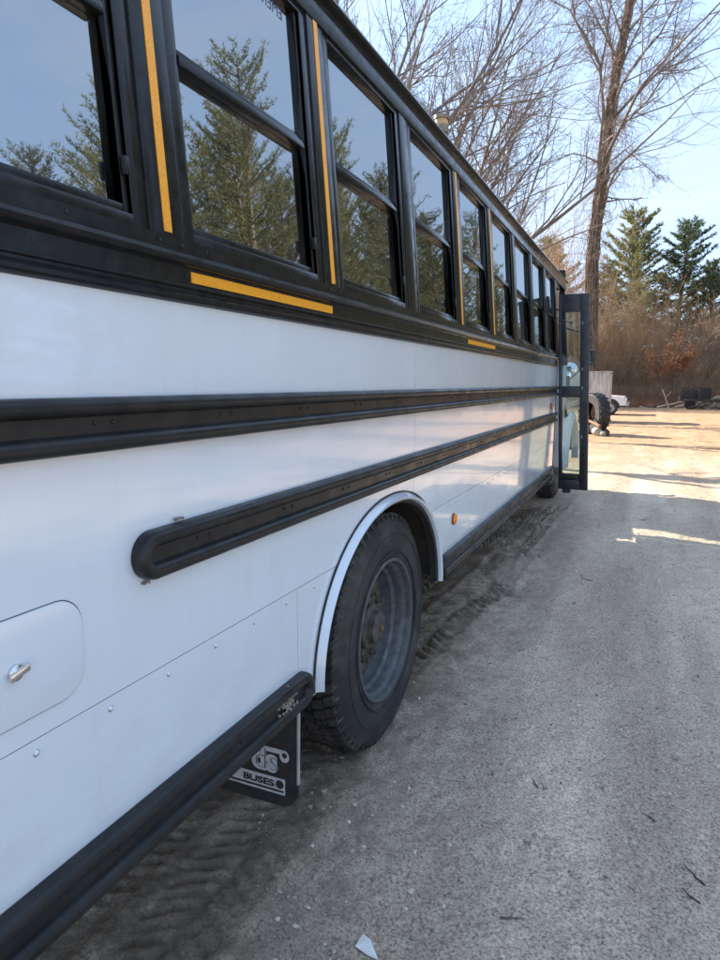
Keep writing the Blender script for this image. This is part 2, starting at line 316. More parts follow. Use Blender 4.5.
# ------------------------------------------------------------------ ground
def graded(lo, hi, f0, f1, st, gr):
    a = [f0]
    while a[-1] < f1: a.append(a[-1]+st(a[-1]))
    s = a[-1]-a[-2]
    while a[-1] < hi: s *= gr; a.append(a[-1]+s)
    b = [f0]; s = st(f0)
    while b[-1] > lo: s *= gr; b.append(b[-1]-s)
    return np.array(b[1:][::-1]+a)
gx = graded(-260, 260, -1.25, 2.6, lambda v: 0.0135, 1.13)
gy = graded(-260, 420, 0.85, 30, lambda v: max(0.010, 0.0036*v), 1.13)
X, Y = np.meshgrid(gx, gy); Z = ground_h(X.ravel(), Y.ravel()).reshape(X.shape)
nx, ny = len(gx), len(gy); idx = np.arange(nx*ny).reshape(ny, nx)
F = np.stack([idx[:-1, :-1], idx[:-1, 1:], idx[1:, 1:], idx[1:, :-1]], -1).reshape(-1, 4)
tag(link('ground', npmesh('ground', np.stack([X, Y, Z], -1).reshape(-1, 3), F, 'yard_dirt', True)), kind='structure')

# ------------------------------------------------------------------ the bus
BY0, BY1 = -1.25, 7.37                       # passenger body, rear to door
bus = thing('school_bus', 'white school bus with black rub rails and open front door', 'bus', (-1.22, 4.4, 0))
AL = R(4.5); SZ = 1.78
def LP(y, s, o=0.0): return (-s*math.sin(AL)+o*math.cos(AL), y, SZ+s*math.cos(AL)+o*math.sin(AL))
lean = lambda o, y, s: LP(y, s, o)           # (out, along, up) box coordinates on the leaning window wall
ARC = (2.455, 0.655, 0.478, 0.52)             # centre y, half width, base z, height
def zarch(y, arc=ARC, grow=0.0):
    q = abs(y-arc[0])/(arc[1]+grow)
    return -1 if q >= 1 else arc[2]+(arc[3]+grow)*(1-q**2.15)**(1/2.05)
def panel(y0, y1, z0, z1, x, th, arcs=(ARC,)):
    ys = {y0, y1}
    for a in arcs:
        for k in range(61):
            y = a[0]+a[1]*math.cos(math.pi*k/60)
            if y0 < y < y1: ys.add(y)
    ys = sorted(ys); m = MB()
    low = lambda y: max([z0]+[zarch(y, a) for a in arcs])
    rowf = [(y, min(low(y), z1)) for y in ys]
    for (ya, la), (yb, lb) in zip(rowf, rowf[1:]):
        if la >= z1 and lb >= z1: continue
        v = [(x, ya, la), (x, yb, lb), (x, yb, z1), (x, ya, z1)]; w = [(x-th, b, c) for _, b, c in v]
        m.add(v, [(0, 1, 2, 3)]); m.add(w, [(3, 2, 1, 0)])
        m.add([v[0], v[1], w[1], w[0]], [(0, 1, 2, 3)]); m.add([v[3], v[2], w[2], w[3]], [(3, 2, 1, 0)])
        if ya == y0: m.add([v[0], v[3], w[3], w[0]], [(0, 1, 2, 3)])
        if yb == y1: m.add([v[1], v[2], w[2], w[1]], [(0, 1, 2, 3)])
    return m
g_ = 0.0016
for y0, y1 in ((BY0, 0.36), (0.36, 2.732), (2.732, 5.12), (5.12, BY1)):
    panel(y0+g_, y1-g_, 0.862, 1.665, 0.0, 0.004).build('side_panel', 'white_paint', bus)
for y0, y1 in ((BY0, 0.18), (0.18, 1.669), (1.669, 2.4), (2.4, 3.753), (3.753, 5.30), (5.30, 6.34), (6.34, BY1)):
    panel(y0+g_*0.8, y1-g_*0.8, 0.468, 0.8595, -0.0012, 0.004).build('skirt_panel', 'white_paint', bus)
# backing wall, arch box, floor, far wall
panel(BY0, BY1, 0.50, 1.70, -0.012, 0.03).build('inner_wall', 'chassis', bus)
m = MB(); ring = []
for k in range(33):
    a = math.pi*k/32; y = ARC[0]+(ARC[1]+0.015)*math.cos(a); z = ARC[2]+0.02+(ARC[3]+0.01)*math.sin(a); ring.append((y, z))
m.sweep([[(-0.045, y, z), (-0.62, y, z)] for y, z in ring], closed=False); m.add([(-0.62, y, z) for y, z in ring], [tuple(range(33))])
m.build('wheel_well', 'chassis', bus)
MB().box((-2.40, BY0+0.02, 0.99), (-0.05, BY1, 1.03)).build('floor', 'chassis', bus)
MB().box((-2.44, BY0, 0.47), (-2.40, 8.2, 1.66)).build('far_wall', 'white_paint', bus)
MB().box((-2.40, BY0-0.03, 0.47), (0.0, BY0, 2.66)).build('rear_wall', 'white_paint', bus)
for x in (-0.85, -1.6): MB().box((x-0.04, BY0+0.05, 0.62), (x+0.04, 10.0, 0.86)).build('frame_rail', 'chassis', bus)
MB().tube([(-0.3, ARC[0], 0.46), (-2.1, ARC[0], 0.46)], 0.07, 14).build('rear_axle', 'chassis', bus)
MB().box((-0.80, 1.75, 0.80), (-0.46, 3.1, 0.86)).box((-0.75, 2.9, 0.5), (-0.5, 2.98, 0.95)).build('spring_beam', 'rust_beam', bus)

# rub rails: two round beads with a flat channel between them
def rail_profile(w, dp=0.030):
    h = w/2; br = w*0.165; q = []
    def arc(cz, a0, a1, n=7):
        for k in range(n):
            a = R(a0+(a1-a0)*k/(n-1)); q.append((dp-br+br*math.sin(a), cz+br*math.cos(a)))
    arc(h-br, 0, 165); q.append((dp*0.42, h-2*br-0.002)); q.append((dp*0.42, 0))
    return [(0.0, h)]+q                       # upper half, from the wall over the bead to the channel's middle
def rub_rail(y0, y1, zc, w, cap0=False, cap1=False, dp=0.030):
    m = MB(); up = rail_profile(w, dp); full = up+[(x, -z) for x, z in up[::-1][1:]]
    a = y0+(w/2 if cap0 else 0); b = y1-(w/2 if cap1 else 0)
    n = max(2, int((b-a)/0.5)); m.sweep([[(x, a+(b-a)*k/n, zc+z) for x, z in full] for k in range(n+1)], closed=False)
    for on, yc, sg in ((cap0, a, -1), (cap1, b, 1)):
        if on:
            m.sweep([[(x+0.0012, yc+sg*z*math.sin(math.pi*k/14), zc+z*math.cos(math.pi*k/14)) for x, z in up] for k in range(15)], closed=False)
        else: m.add([(x, yc, zc+z) for x, z in full], [tuple(range(len(full)))])
    return m
def screw(m, c, r, h, nrm=(1, 0, 0)):
    n = Vector(nrm); u = n.orthogonal().normalized(); w = n.cross(u); c = Vector(c)
    rs = [[tuple(c+n*hh+(u*math.cos(k*math.pi/4)+w*math.sin(k*math.pi/4))*rr) for k in range(8)] for rr, hh in ((r, 0), (r*0.9, h*0.6), (r*0.45, h))]
    m.sweep(rs, True, False); m.add(rs[-1], [tuple(range(8))])
rails = [(BY0, BY1, 1.403, 0.102, False, False, 'full-length rub rail below the windows'), (0.986, BY1, 1.122, 0.104, True, False, 'rub rail with rounded rear end over the wheel'),
         (BY0, 1.725, 0.535, 0.112, False, True, 'muddy skirt rail behind the rear wheel'), (3.150, BY1-0.05, 0.535, 0.112, True, False, 'skirt rail ahead of the rear wheel')]
for y0, y1, zc, w, c0, c1, lb in rails:
    r = rub_rail(y0, y1, zc, w, c0, c1, 0.034).build('rub_rail', 'rail_black', bus); r['label'] = lb
    sm = MB(); y = y0+0.2
    while y < y1-0.1:
        screw(sm, (0.034*0.42, y, zc+0.004), 0.0052, 0.003); screw(sm, (0.034*0.42, y+0.045, zc+0.004), 0.0052, 0.003); y += 0.39
    tag(sm.build('rail_screw', 'black_gloss', r), kind='stuff')
# mud caked on the skirt rail, dirt squeezed out at the rail's end
rnd = random.Random(5)
def blob(m, c, s, rnd, sub=1):
    bm = bmesh.new(); bmesh.ops.create_icosphere(bm, subdivisions=sub, radius=1)
    for v in bm.verts: v.co *= 0.7+0.6*rnd.random()
    bm.verts.index_update(); m.add([(c[0]+v.co.x*s[0], c[1]+v.co.y*s[1], c[2]+v.co.z*s[2]) for v in bm.verts], [[v.index for v in f.verts] for f in bm.faces]); bm.free()
m = MB()
for k in range(70):
    u = rnd.random(); blob(m, (0.016+0.006*rnd.random(), 1.585+0.05*rnd.gauss(0, .5)-0.03*u, 0.575-0.075*u+0.006*rnd.gauss(0, 1)), (0.005, 0.007, 0.006), rnd)
m.build('caked_mud', 'dried_mud_and_shade', bus)
m = MB()
for k in range(10): blob(m, (0.008, 1.128+0.008*rnd.gauss(0, 1), 1.181+0.003*rnd.random()), (0.004, 0.004, 0.003), rnd)
m.build('caked_mud', 'dried_mud_and_shade', bus); m = MB()
for k in range(12): blob(m, (0.003, 1.022+0.008*rnd.gauss(0, 1), 1.070-0.008*rnd.random()), (0.002, 0.0020, 0.004), rnd)
m.build('caked_mud', 'dried_mud_and_shade', bus)
# rivets under the seam and along panel joints
m = MB()
for k in range(52):
    y = BY0+0.08+0.1735*k
    if y < BY1-0.05 and zarch(y, ARC, 0.05) < 0.82: screw(m, (-0.0012, y, 0.836), 0.0056, 0.0045)
for yj in (0.18, 1.669, 3.753, 5.30, 6.34):
    for z in (0.79, 0.715, 0.64):
        for s in (-1, 1): screw(m, (-0.0012, yj+0.013*s, z), 0.0042, 0.003)
tag(m.build('rivet', 'white_paint', bus), kind='stuff')
m = MB()  # thin dark discs just below the rivets: rivet shade painted in mud brown
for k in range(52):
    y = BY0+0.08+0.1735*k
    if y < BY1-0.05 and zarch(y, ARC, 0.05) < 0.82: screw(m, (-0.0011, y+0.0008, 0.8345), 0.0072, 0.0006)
tag(m.build('rivet_shade', 'dried_mud_and_shade', bus), kind='stuff')
# wheel arch flare
def flare(arc, x0=0.0, pr=0.026, w=0.030, mat='white_paint', y0a=-8):
    m = MB(); rings = []
    for k in range(61):
        a = math.pi*k/60; y = arc[0]+arc[1]*math.cos(a); z = zarch(y, arc) if 0 < k < 60 else arc[2]
        ca, sa = math.cos(a)/arc[1], math.sin(a)/arc[3]; l = math.hypot(ca, sa); ny_, nz_ = ca/l, sa/l
        rings.append([(x0+dx, y+ny_*dr, z+nz_*dr) for dr, dx in ((0.0, -0.03), (-0.004, pr*0.6), (0.002, pr), (0.012, pr+0.004), (w*0.55, pr*0.75), (w*0.9, pr*0.35), (w, 0.001))])
    m.sweep(rings, closed=False); m.add(rings[0], [tuple(range(7))]); m.add(rings[-1], [tuple(range(7))])
    return m
flare(ARC).build('arch_flare', 'white_paint', bus)
m = MB(); rings = []
for k in range(61):
    a = math.pi*k/60; y = ARC[0]+ARC[1]*math.cos(a); z = zarch(y) if 0 < k < 60 else ARC[2]
    s_ = 0.985; rings.append([(dx, ARC[0]+(y-ARC[0])*f_, ARC[2]+(z-ARC[2])*f_) for f_, dx in ((0.997, 0.010), (0.972, 0.004), (0.972, -0.03), (0.997, -0.03))])
m.sweep(rings); m.build('arch_trim', 'rubber', bus)
m = MB(); rings = []
for k in range(61):
    a = math.pi*k/60; y = ARC[0]+(ARC[1]+0.032)*math.cos(a); z = ARC[2]+(zarch(ARC[0]+ARC[1]*math.cos(a))-ARC[2] if 0 < k < 60 else 0)*1.060
    rings.append([(dx, y+0, z+0) for dx in (0.0, 0.006)]+[(0.006, ARC[0]+(y-ARC[0])*1.008, ARC[2]+(z-ARC[2])*1.008), (0.0, ARC[0]+(y-ARC[0])*1.008, ARC[2]+(z-ARC[2])*1.008)])
m.sweep(rings); m.build('arch_seal', 'rubber', bus)

# black moulding under the windows
prof = [(0.0, 1.652), (0.010, 1.655), (0.016, 1.661), (0.016, 1.668), (0.010, 1.674), (0.006, 1.678), (0.006, 1.683), (0.010, 1.686), (0.010, 1.690), (0.005, 1.693), (0.005, 1.728),
        (0.012, 1.731), (0.022, 1.736), (0.026, 1.744), (0.024, 1.752), (0.016, 1.757), (0.008, 1.758), (0.008, 1.785), (-0.03, 1.787)]
m = MB(); m.sweep([[(x, BY0+(BY1-BY0)*k/16, z) for x, z in prof] for k in range(17)], closed=False)
for y in (BY0, BY1): m.add([(x, y, z) for x, z in prof], [tuple(range(len(prof)))])
mould = m.build('window_moulding', 'black_gloss', bus)
m = MB()
for k in range(22):
    y = BY0+0.1+0.39*k
    if y < BY1-0.1:
        screw(m, (0.005, y, 1.711), 0.0042, 0.0022); screw(m, (0.008, y+0.07, 1.772), 0.0042, 0.0022); screw(m, (0.005, y+0.10, 1.708), 0.003, 0.002)
tag(m.build('moulding_screw', 'rail_black', mould), kind='stuff')
def tape(y0, y1): MB().box((0.0048, y0, 1.699), (0.0070, y1, 1.722)).build('reflective_strip', 'reflective_tape', bus)
tape(1.205, 1.905); tape(3.595, 4.275)

# window wall: posts, header, windows
PIL = [1.135+0.78*i for i in range(-3, 9)]   # last one is the door post at 7.375
STOP = 0.878
for i, y in enumerate(PIL):
    p = MB().bbox((-0.05, y-0.052, 0.0), (0.006, y+0.052, STOP), 0.004, lean).build('window_post', 'black_gloss', bus)
    if i in (3, 4, 6, 7):
        o = MB().box((0.0055, y-0.012, 0.012), (0.0078, y+0.012, 0.84), lean).build('reflective_strip', 'reflective_tape', p)
        o.parent = p; o.matrix_parent_inverse = Matrix()
    sm = MB()
    for s in (-1, 1): screw(sm, LP(y+0.034*s, -0.010, 0.012), 0.004, 0.002)
    tag(sm.build('post_screw', 'rail_black', p), kind='stuff')
MB().bbox((-0.05, BY0, 0.79), (0.010, BY1+0.9, STOP+0.002), 0.004, lean).build('header', 'black_gloss', bus)
m = MB(); pr = [(0.010, 0.868), (0.030, 0.872), (0.036, 0.882), (0.034, 0.892), (0.010, 0.896), (-0.03, 0.898)]
m.sweep([[LP(BY0+(BY1+0.9-BY0)*k/12, s, o) for o, s in pr] for k in range(13)], closed=False); m.build('drip_rail', 'black_gloss', bus)
m = MB(); pr = [(0.010, 0.898), (0.020, 0.900), (0.022, 0.908), (0.012, 0.914), (-0.03, 0.915)]
m.sweep([[LP(BY0+(BY1+0.9-BY0)*k/12, s, o) for o, s in pr] for k in range(13)], closed=False); m.build('drip_rail', 'grey_trim', bus)
W0 = 0.052; W1 = 0.78-0.052                  # window opening measured from the post behind it
MID = 0.408
def win_meshes():
    f = MB(); lo = 0.006; hi = 0.79
    for a, b in (((-0.045, W0, lo), (0.001, W0+0.040, hi)), ((-0.045, W1-0.040, lo), (0.001, W1, hi)), ((-0.045, W0+0.040, lo), (0.001, W1-0.040, lo+0.022)), ((-0.045, W0+0.040, hi-0.016), (0.001, W1-0.040, hi))): f.bbox(a, b, 0.003, lean)
    for a, b in (((-0.040, W0+0.041, lo+0.023), (-0.008, W0+0.054, hi-0.017)), ((-0.040, W1-0.054, lo+0.023), (-0.008, W1-0.041, hi-0.017)), ((-0.040, W0+0.054, lo+0.023), (-0.008, W1-0.054, lo+0.040))): f.bbox(a, b, 0.002, lean)
    rl = MB().bbox((-0.036, W0+0.0545, MID-0.020), (-0.004, W1-0.0545, MID+0.002), 0.003, lean).bbox((-0.030, W0+0.0545, MID+0.0025), (-0.011, W1-0.0545, MID+0.016), 0.003, lean)
    up = MB().box((-0.026, W0+0.050, MID+0.004), (-0.021, W1-0.050, hi-0.012), lean)
    lw = MB().box((-0.034, W0+0.050, lo+0.030), (-0.029, W1-0.050, MID-0.004), lean)
    lt = MB().bbox((-0.004, W1-0.054, 0.10), (0.004, W1-0.040, 0.135), 0.002, lean)
    return f.mesh('window', 'black_gloss'), rl.mesh('sash_rail', 'black_gloss'), up.mesh('upper_pane', 'window_glass'), lw.mesh('lower_pane', 'window_glass'), lt.mesh('latch', 'black_gloss')
wm = win_meshes()
def add_window(y, flip=False):
    w = link('window', wm[0], bus)
    w.location = (0, y, 0) if not flip else (-2.44, y, 0)
    if flip: w.scale = (-1, 1, 1)
    for nme, me in zip(('sash_rail', 'upper_pane', 'lower_pane', 'latch'), wm[1:]):
        c = link(nme, me); c.parent = w
    return w
wins = [add_window(y) for y in PIL[:-1]]
for y in PIL[:-1]: add_window(y, True)
mir = lambda fn: (lambda o, y, s: (lambda q: (-2.44-q[0], q[1], q[2]))(fn(o, y, s)))
for y in PIL: MB().box((-0.05, y-0.052, 0.001), (0.006, y+0.052, 0.789), mir(lean)).build('far_window_post', 'black_gloss', bus)
MB().box((-0.05, BY0, 0.79), (0.010, BY1+0.9, STOP+0.002), mir(lean)).box((-0.05, BY0, -0.12), (0.004, BY1, 0.0), mir(lean)).build('far_header', 'black_gloss', bus)
# exit lettering inside the first full window, seen from behind so it reads backwards
def text_mesh(name, s, size, mat, fn, depth=0.0, bold=0.0):
    cu = bpy.data.curves.new(name, 'FONT'); cu.body = s; cu.size = size; cu.extrude = depth; cu.offset = bold
    o = bpy.data.objects.new(name, cu); COL.objects.link(o); dg = bpy.context.evaluated_depsgraph_get()
    me = bpy.data.meshes.new_from_object(o.evaluated_get(dg)); COL.objects.unlink(o); bpy.data.objects.remove(o)
    for v in me.vertices: v.co = Vector(fn(v.co.x, v.co.y, v.co.z))
    me.name = name; me.materials.clear(); me.materials.append(M[mat]); return me
em = text_mesh('exit_lettering', 'EMERGENCY EXIT', 0.046, 'decal_blue', lambda x, y, z: LP(W1-0.10-x, 0.725+y, -0.0205+z*0.1))
o = link('exit_lettering', em); o.parent = wins[3]

# roof shell, clearance lamp
m = MB(); rings = []; xe, ze = LP(0, 0.914, -0.01)[0], LP(0, 0.914)[2]; hw = 1.22+xe
sec = [(-1.22+hw*math.cos(a)*(1 if True else 0), ze+0.42*(1-math.cos(a)**2)) for a in [math.pi*k/24 for k in range(25)]]
sec = [(x, z.real if isinstance(z, complex) else z) for x, z in sec]
inn = [(-1.22+(x+1.22)*0.975, ze+(z-ze)*0.93) for x, z in sec]
for y in np.linspace(BY0-0.03, 8.25, 14): rings.append([(x, y, z) for x, z in sec]+[(x, y, z) for x, z in inn[::-1]])
m.sweep(rings, True, True); m.build('roof', 'white_paint', bus)
lampc = (xe-0.012, 3.34, ze+0.03)
cl = MB().lathe([(0.0, 0.0), (0.036, 0.0), (0.037, 0.030), (0.033, 0.034), (0.0, 0.034)], 16, 'Z', lampc).build('clearance_lamp', 'lamp_brown', bus)
MB().lathe([(0.031, 0.034), (0.033, 0.055), (0.028, 0.072), (0.0, 0.076)], 16, 'Z', lampc).build('lamp_lens', 'amber_lens', cl)
MB().lathe([(0.038, 0.062), (0.038, 0.078), (0.0, 0.082)], 16, 'Z', lampc).build('lamp_cap', 'lamp_brown', cl)

# fuel hatch and latch
hy0, hy1, hz0, hz1, hr = 0.44, 0.853, 0.905, 1.093, 0.055
def rrect(y0, y1, z0, z1, r, n=6):
    q = []
    for cy, cz, a0 in ((y1-r, z1-r, 0), (y0+r, z1-r, 90), (y0+r, z0+r, 180), (y1-r, z0+r, 270)):
        for k in range(n+1): a = R(a0+90*k/n); q.append((cy+r*math.cos(a), cz+r*math.sin(a)))
    return q
m = MB(); q = [rrect(hy0, hy1, hz0, hz1, hr), rrect(hy0+0.001, hy1-0.001, hz0+0.001, hz1-0.001, hr), rrect(hy0+0.004, hy1-0.004, hz0+0.004, hz1-0.004, hr-0.003)]
rg = [[(x, a, b) for a, b in r] for x, r in zip((0.0002, 0.0034, 0.0042), q)]; m.sweep(rg, True, False); m.add(rg[-1], [tuple(range(len(rg[-1])))])
hatch = m.build('fuel_hatch', 'white_paint', bus)
m = MB(); ro_, ri_ = rrect(hy0-0.0016, hy1+0.0016, hz0-0.0016, hz1+0.0016, hr+0.0016), rrect(hy0, hy1, hz0, hz1, hr)
m.sweep([[(0.0006, a, b) for a, b in ro_+ro_[:1]], [(0.0006, a, b) for a, b in ri_+ri_[:1]]], False, False, False); m.build('hatch_gap', 'rubber', hatch)
m = MB().lathe([(0.014, 0.004), (0.014, 0.010), (0.010, 0.013), (0.0, 0.0135)], 20, 'X', (0, 0.706, 1.0))
m.bbox((0.011, 0.688, 0.994), (0.019, 0.726, 1.007), 0.003, lambda x, y, z: (x, y, z+(y-0.706)*0.25)); m.build('hatch_latch', 'chrome', hatch)

# side marker lamps
def marker(y, z, r, mat, nm='marker_lamp'):
    mk = MB().lathe([(r, 0.0), (r, 0.008), (r*0.86, 0.013), (r*0.4, 0.016), (0.0, 0.0165)], 24, 'X', (0, y, z)).build(nm, mat, bus)
    MB().lathe([(r+0.003, 0.0), (r+0.003, 0.003), (r, 0.005)], 24, 'X', (0, y, z)).build('lamp_bezel', 'rail_black', mk)
marker(3.405, 0.745, 0.030, 'orange_lens'); marker(7.03, 1.25, 0.032, 'red_lens')

# wheels
def make_wheel(c, deep, r=0.492, outer=True):
    x0, yc, zc = c; w = link('wheel', None) if False else None
    root = MB(); wdt = 0.265
    prof = [(0.292, -0.030), (0.300, -0.012), (0.330, -0.002), (0.375, 0.004), (0.415, 0.003), (0.450, -0.006), (0.470, -0.020), (0.478, -0.030), (0.479, -wdt/2), (0.478, -wdt+0.030), (0.45, -wdt+0.006), (0.375, -wdt-0.004), (0.30, -wdt+0.012), (0.292, -wdt+0.03)]
    for rr in (0.352, 0.432):                 # moulded rings on the sidewall
        k = min(range(len(prof)), key=lambda i: abs(prof[i][0]-rr) if prof[i][1] > -0.05 else 9); 
    whl = MB().lathe([(a*r/0.492, b) for a, b in prof], 64, 'X', c).build('wheel', 'tyre_rubber', bus); whl['label'] = 'rear wheel with deep dished grey rim' if deep and outer else 'dark tyred wheel'
    tm = MB()
    for k in range(58):
        for j, (xa, xb) in enumerate(((-0.030, -0.070), (-0.080, -0.125), (-0.135, -0.182), (-0.192, -0.234))):
            a0 = 2*math.pi*(k+0.5*(j % 2))/58; sk = (0.03, 0.02, -0.02, -0.03)[j]; da = 2*math.pi/58*0.36
            def pt(x, a, rr): return (x0+x, yc+rr*math.cos(a), zc+rr*math.sin(a))
            v = [pt(x, a0+s*da+(sk if x == xb else 0), rr*r/0.492) for rr in (0.474, 0.492) for x, s in ((xa, -1), (xb, -1), (xb, 1), (xa, 1))]
            tm.add(v, [(4, 5, 6, 7), (0, 1, 5, 4), (1, 2, 6, 5), (2, 3, 7, 6), (3, 0, 4, 7)])
        for s_ in (0.006, -wdt-0.006+0.0):
            a0 = 2*math.pi*k/58; da = 0.018
            v = [(x0+x, yc+rr*r/0.492*math.cos(a0+a), zc+rr*r/0.492*math.sin(a0+a)) for rr, x in ((0.452, -0.010), (0.490, -0.028), (0.478, -0.034)) for a in (-da, da)] if s_ > 0 else []
            if v: tm.add(v, [(0, 1, 3, 2), (2, 3, 5, 4)])
    tag(tm.build('tread', 'muddy_tread', whl), kind=None)
    tm2 = MB()
    for rr in (0.345, 0.425): tm2.lathe([(rr-0.004, 0.0005), (rr-0.002, 0.0065), (rr+0.002, 0.0065), (rr+0.004, 0.0005)], 64, 'X', c)
    tm2.build('sidewall_ring', 'tyre_rubber', whl)
    if deep: rp = [(0.300, -0.014), (0.302, -0.006), (0.297, -0.002), (0.288, -0.004), (0.284, -0.014), (0.282, -0.030), (0.272, -0.040), (0.268, -0.050), (0.266, -0.078), (0.252, -0.090), (0.248, -0.130), (0.240, -0.145)]
    else: rp = [(0.300, -0.014), (0.302, -0.006), (0.297, -0.002), (0.284, -0.012), (0.275, -0.045), (0.265, -0.07), (0.22, -0.055), (0.19, -0.01), (0.15, 0.03), (0.12, 0.035), (0.0, 0.035)]
    rp = [(a*r/0.492, b) for a, b in rp]; rim = MB().lathe(rp, 64, 'X', c).build('rim', 'rim_steel', whl)
    hx = -0.110 if deep else 0.035
    if deep: MB().lathe([(0.245, -0.140), (0.235, -0.128), (0.20, -0.118), (0.17, -0.112), (0.115, -0.110), (0.0, -0.110)], 48, 'X', c).build('wheel_disc', 'rusty_hub', whl)
    MB().lathe([(0.10, hx), (0.098, hx+0.025), (0.075, hx+0.035), (0.070, hx+0.062), (0.055, hx+0.068), (0.0, hx+0.07)], 28, 'X', c).build('hub', 'rusty_hub', whl)
    MB().lathe([(0.014, hx+0.067), (0.014, hx+0.080), (0.0, hx+0.082)], 6, 'X', c, smooth=False).build('hub_bolt', 'yellow_bolt', whl)
    ln = MB().lathe([(0.017, 0), (0.017, 0.022), (0.010, 0.024), (0.010, 0.040), (0.0, 0.042)], 6, 'X', (0, 0, 0), smooth=False).mesh('lug_nut', 'rusty_hub')
    for k in range(10):
        a = 2*math.pi*k/10; o = link('lug_nut', ln); o.parent = whl; o.location = (x0+hx-0.006, yc+0.145*math.cos(a), zc+0.145*math.sin(a))
    return whl
make_wheel((-0.040, 2.545, 0.412), True, r=0.512)
make_wheel((-0.040-0.33, 2.545, 0.412), False, r=0.512, outer=False)
for x in (-2.11, -1.78):
    w = MB().lathe([(0.29, 0), (0.47, 0.0), (0.49, -0.04), (0.49, -0.22), (0.47, -0.26), (0.29, -0.26)], 40, 'X', (x, 2.545, 0.41), True).build('wheel', 'tyre_rubber', bus); w['label'] = 'dark tyred wheel on the far side'

# mud flap behind the rear wheel, maker's lettering on it
FY = 1.70
def fl(x, z, d=0.0): return (x, FY-d-0.03*(0.6-z), z)
FX = -0.012
out = [(-0.60, 0.50), (FX-0.03, 0.50), (FX-0.004, 0.46), (FX, 0.22)]+[(FX-0.07+0.07*math.cos(R(a)), 0.175+0.065*math.sin(R(a))) for a in range(0, -91, -15)]+[(-0.60, 0.110)]
m = MB(); m.sweep([[fl(x, z, d) for x, z in out] for d in (0.0, 0.009)], True, True, False); flap = m.build('mud_flap', 'rubber', bus)
def flet(s, sz, x1, z0, mat, d, bold, sx):
    me = text_mesh('flap_lettering', s, sz, mat, lambda x, y, z: (x, y, z), 0.0005, bold)
    w = max(v.co.x for v in me.vertices)
    for v in me.vertices: v.co = Vector(fl(x1+(v.co.x-w)*sx, z0+v.co.y, d+v.co.z))
    return link('flap_lettering', me, flap)
flet('ds', 0.108, -0.088, 0.226, 'flap_print', 0.0100, 0.006, 1.0); flet('ds', 0.108, -0.088, 0.226, 'rubber', 0.0112, -0.0035, 1.0)
flet('BUSES', 0.030, -0.100, 0.174, 'rubber', 0.0118, 0.001, 1.5)
fb = lambda x, d, z: fl(x, z, d)
MB().box((-0.300, 0.0095, 0.166), (-0.060, 0.0108, 0.206), fb).build('flap_plate', 'flap_print', flap)
MB().box((-0.300, 0.0095, 0.151), (-0.060, 0.0106, 0.158), fb).box((-0.065, 0.0095, 0.158), (-0.060, 0.0106, 0.166), fb).build('flap_line', 'flap_print', flap)
MB().box((-0.30, 0.0095, 0.290), (-0.066, 0.0108, 0.306), fb).add([fl(-0.062+0.018*math.cos(k*math.pi/10), 0.286+0.021*math.sin(k*math.pi/10), 0.0112) for k in range(20)], [tuple(range(20))]).build('flap_line', 'flap_print', flap)
for cx_, cz_, cr_ in ((-0.061, 0.290, 0.009), (-0.079, 0.186, 0.015)): MB().add([fl(cx_+cr_*math.cos(k*math.pi/10), cz_+cr_*math.sin(k*math.pi/10), 0.0125) for k in range(20)], [tuple(range(20))]).build('flap_dot', 'rubber', flap)
MB().box((FX-0.004, -0.002, 0.20), (FX+0.001, 0.011, 0.46), fb).build('flap_edge', 'grey_trim', flap)
MB().box((-0.62, FY-0.01, 0.47), (-0.03, FY+0.06, 0.52)).build('flap_bracket', 'chassis', bus)

# entrance: door leaf folded outwards, stepwell, front posts
DY = 7.40
def dsh(x, y, z): return (x+0.075-0.042*(z-0.33), y, z)
def leaf(yc, th=0.034):
    f = MB()
    for a, b in (((-0.005, 0.33), (0.026, 2.42)), ((0.215, 0.33), (0.300, 2.42)), ((0.026, 0.33), (0.215, 0.435)), ((0.026, 2.235), (0.215, 2.42)), ((0.026, 1.335), (0.215, 1.455))):
        f.bbox((a[0], yc-th/2, a[1]), (b[0], yc+th/2, b[1]), 0.005, dsh)
    return f
for j, yc in enumerate((DY, DY+0.052)):
    d = leaf(yc).build('door', 'door_black', bus); d['label'] = 'open black door leaf with two panes' if j == 0 else 'second door leaf folded behind the first'
    for z0, z1 in ((0.43, 1.34), (1.45, 2.24)): MB().box((0.022, yc-0.003, z0), (0.219, yc+0.003, z1), dsh).build('door_pane', 'clear_glass', d)
    MB().bbox((0.03, yc-0.014, 0.437), (0.211, yc+0.014, 0.50), 0.004, dsh).build('kick_panel', 'rail_black', d)
    if j == 0:
        MB().bbox((0.262, yc-0.026, 0.42), (0.292, yc-0.0175, 1.28), 0.003, dsh).build('edge_seal', 'rubber', d)
        for z in (0.9, 1.42, 1.62, 2.1): MB().bbox((0.236, yc-0.022, z), (0.244, yc-0.0165, z+0.03), 0.001, dsh).build('hinge_screw', 'grey_trim', d)
MB().bbox((0.04, DY-0.03, 0.29), (0.12, DY+0.08, 0.328), 0.004, dsh).build('door_pivot', 'rubber', bus)
MB().tube([(0.02, 7.44, 2.28), (-0.35, 7.75, 2.22)], 0.012, 8).tube([(0.13, 7.46, 2.12), (-0.1, 7.6, 2.22)], 0.008, 8).build('door_arm', 'grey_trim', bus)
MB().bbox((-0.06, BY1+0.004, 0.42), (0.004, BY1+0.022, 1.66), 0.003).build('door_post', 'black_gloss', bus)
FYB = 8.25
MB().bbox((-0.10, FYB-0.06, 0.47), (0.0, FYB, 1.70), 0.006).build('front_post', 'white_paint', bus)
MB().box((-0.06, FYB-0.06, -0.08), (0.004, FYB, 0.79), lean).build('front_post', 'black_gloss', bus)
m = MB()
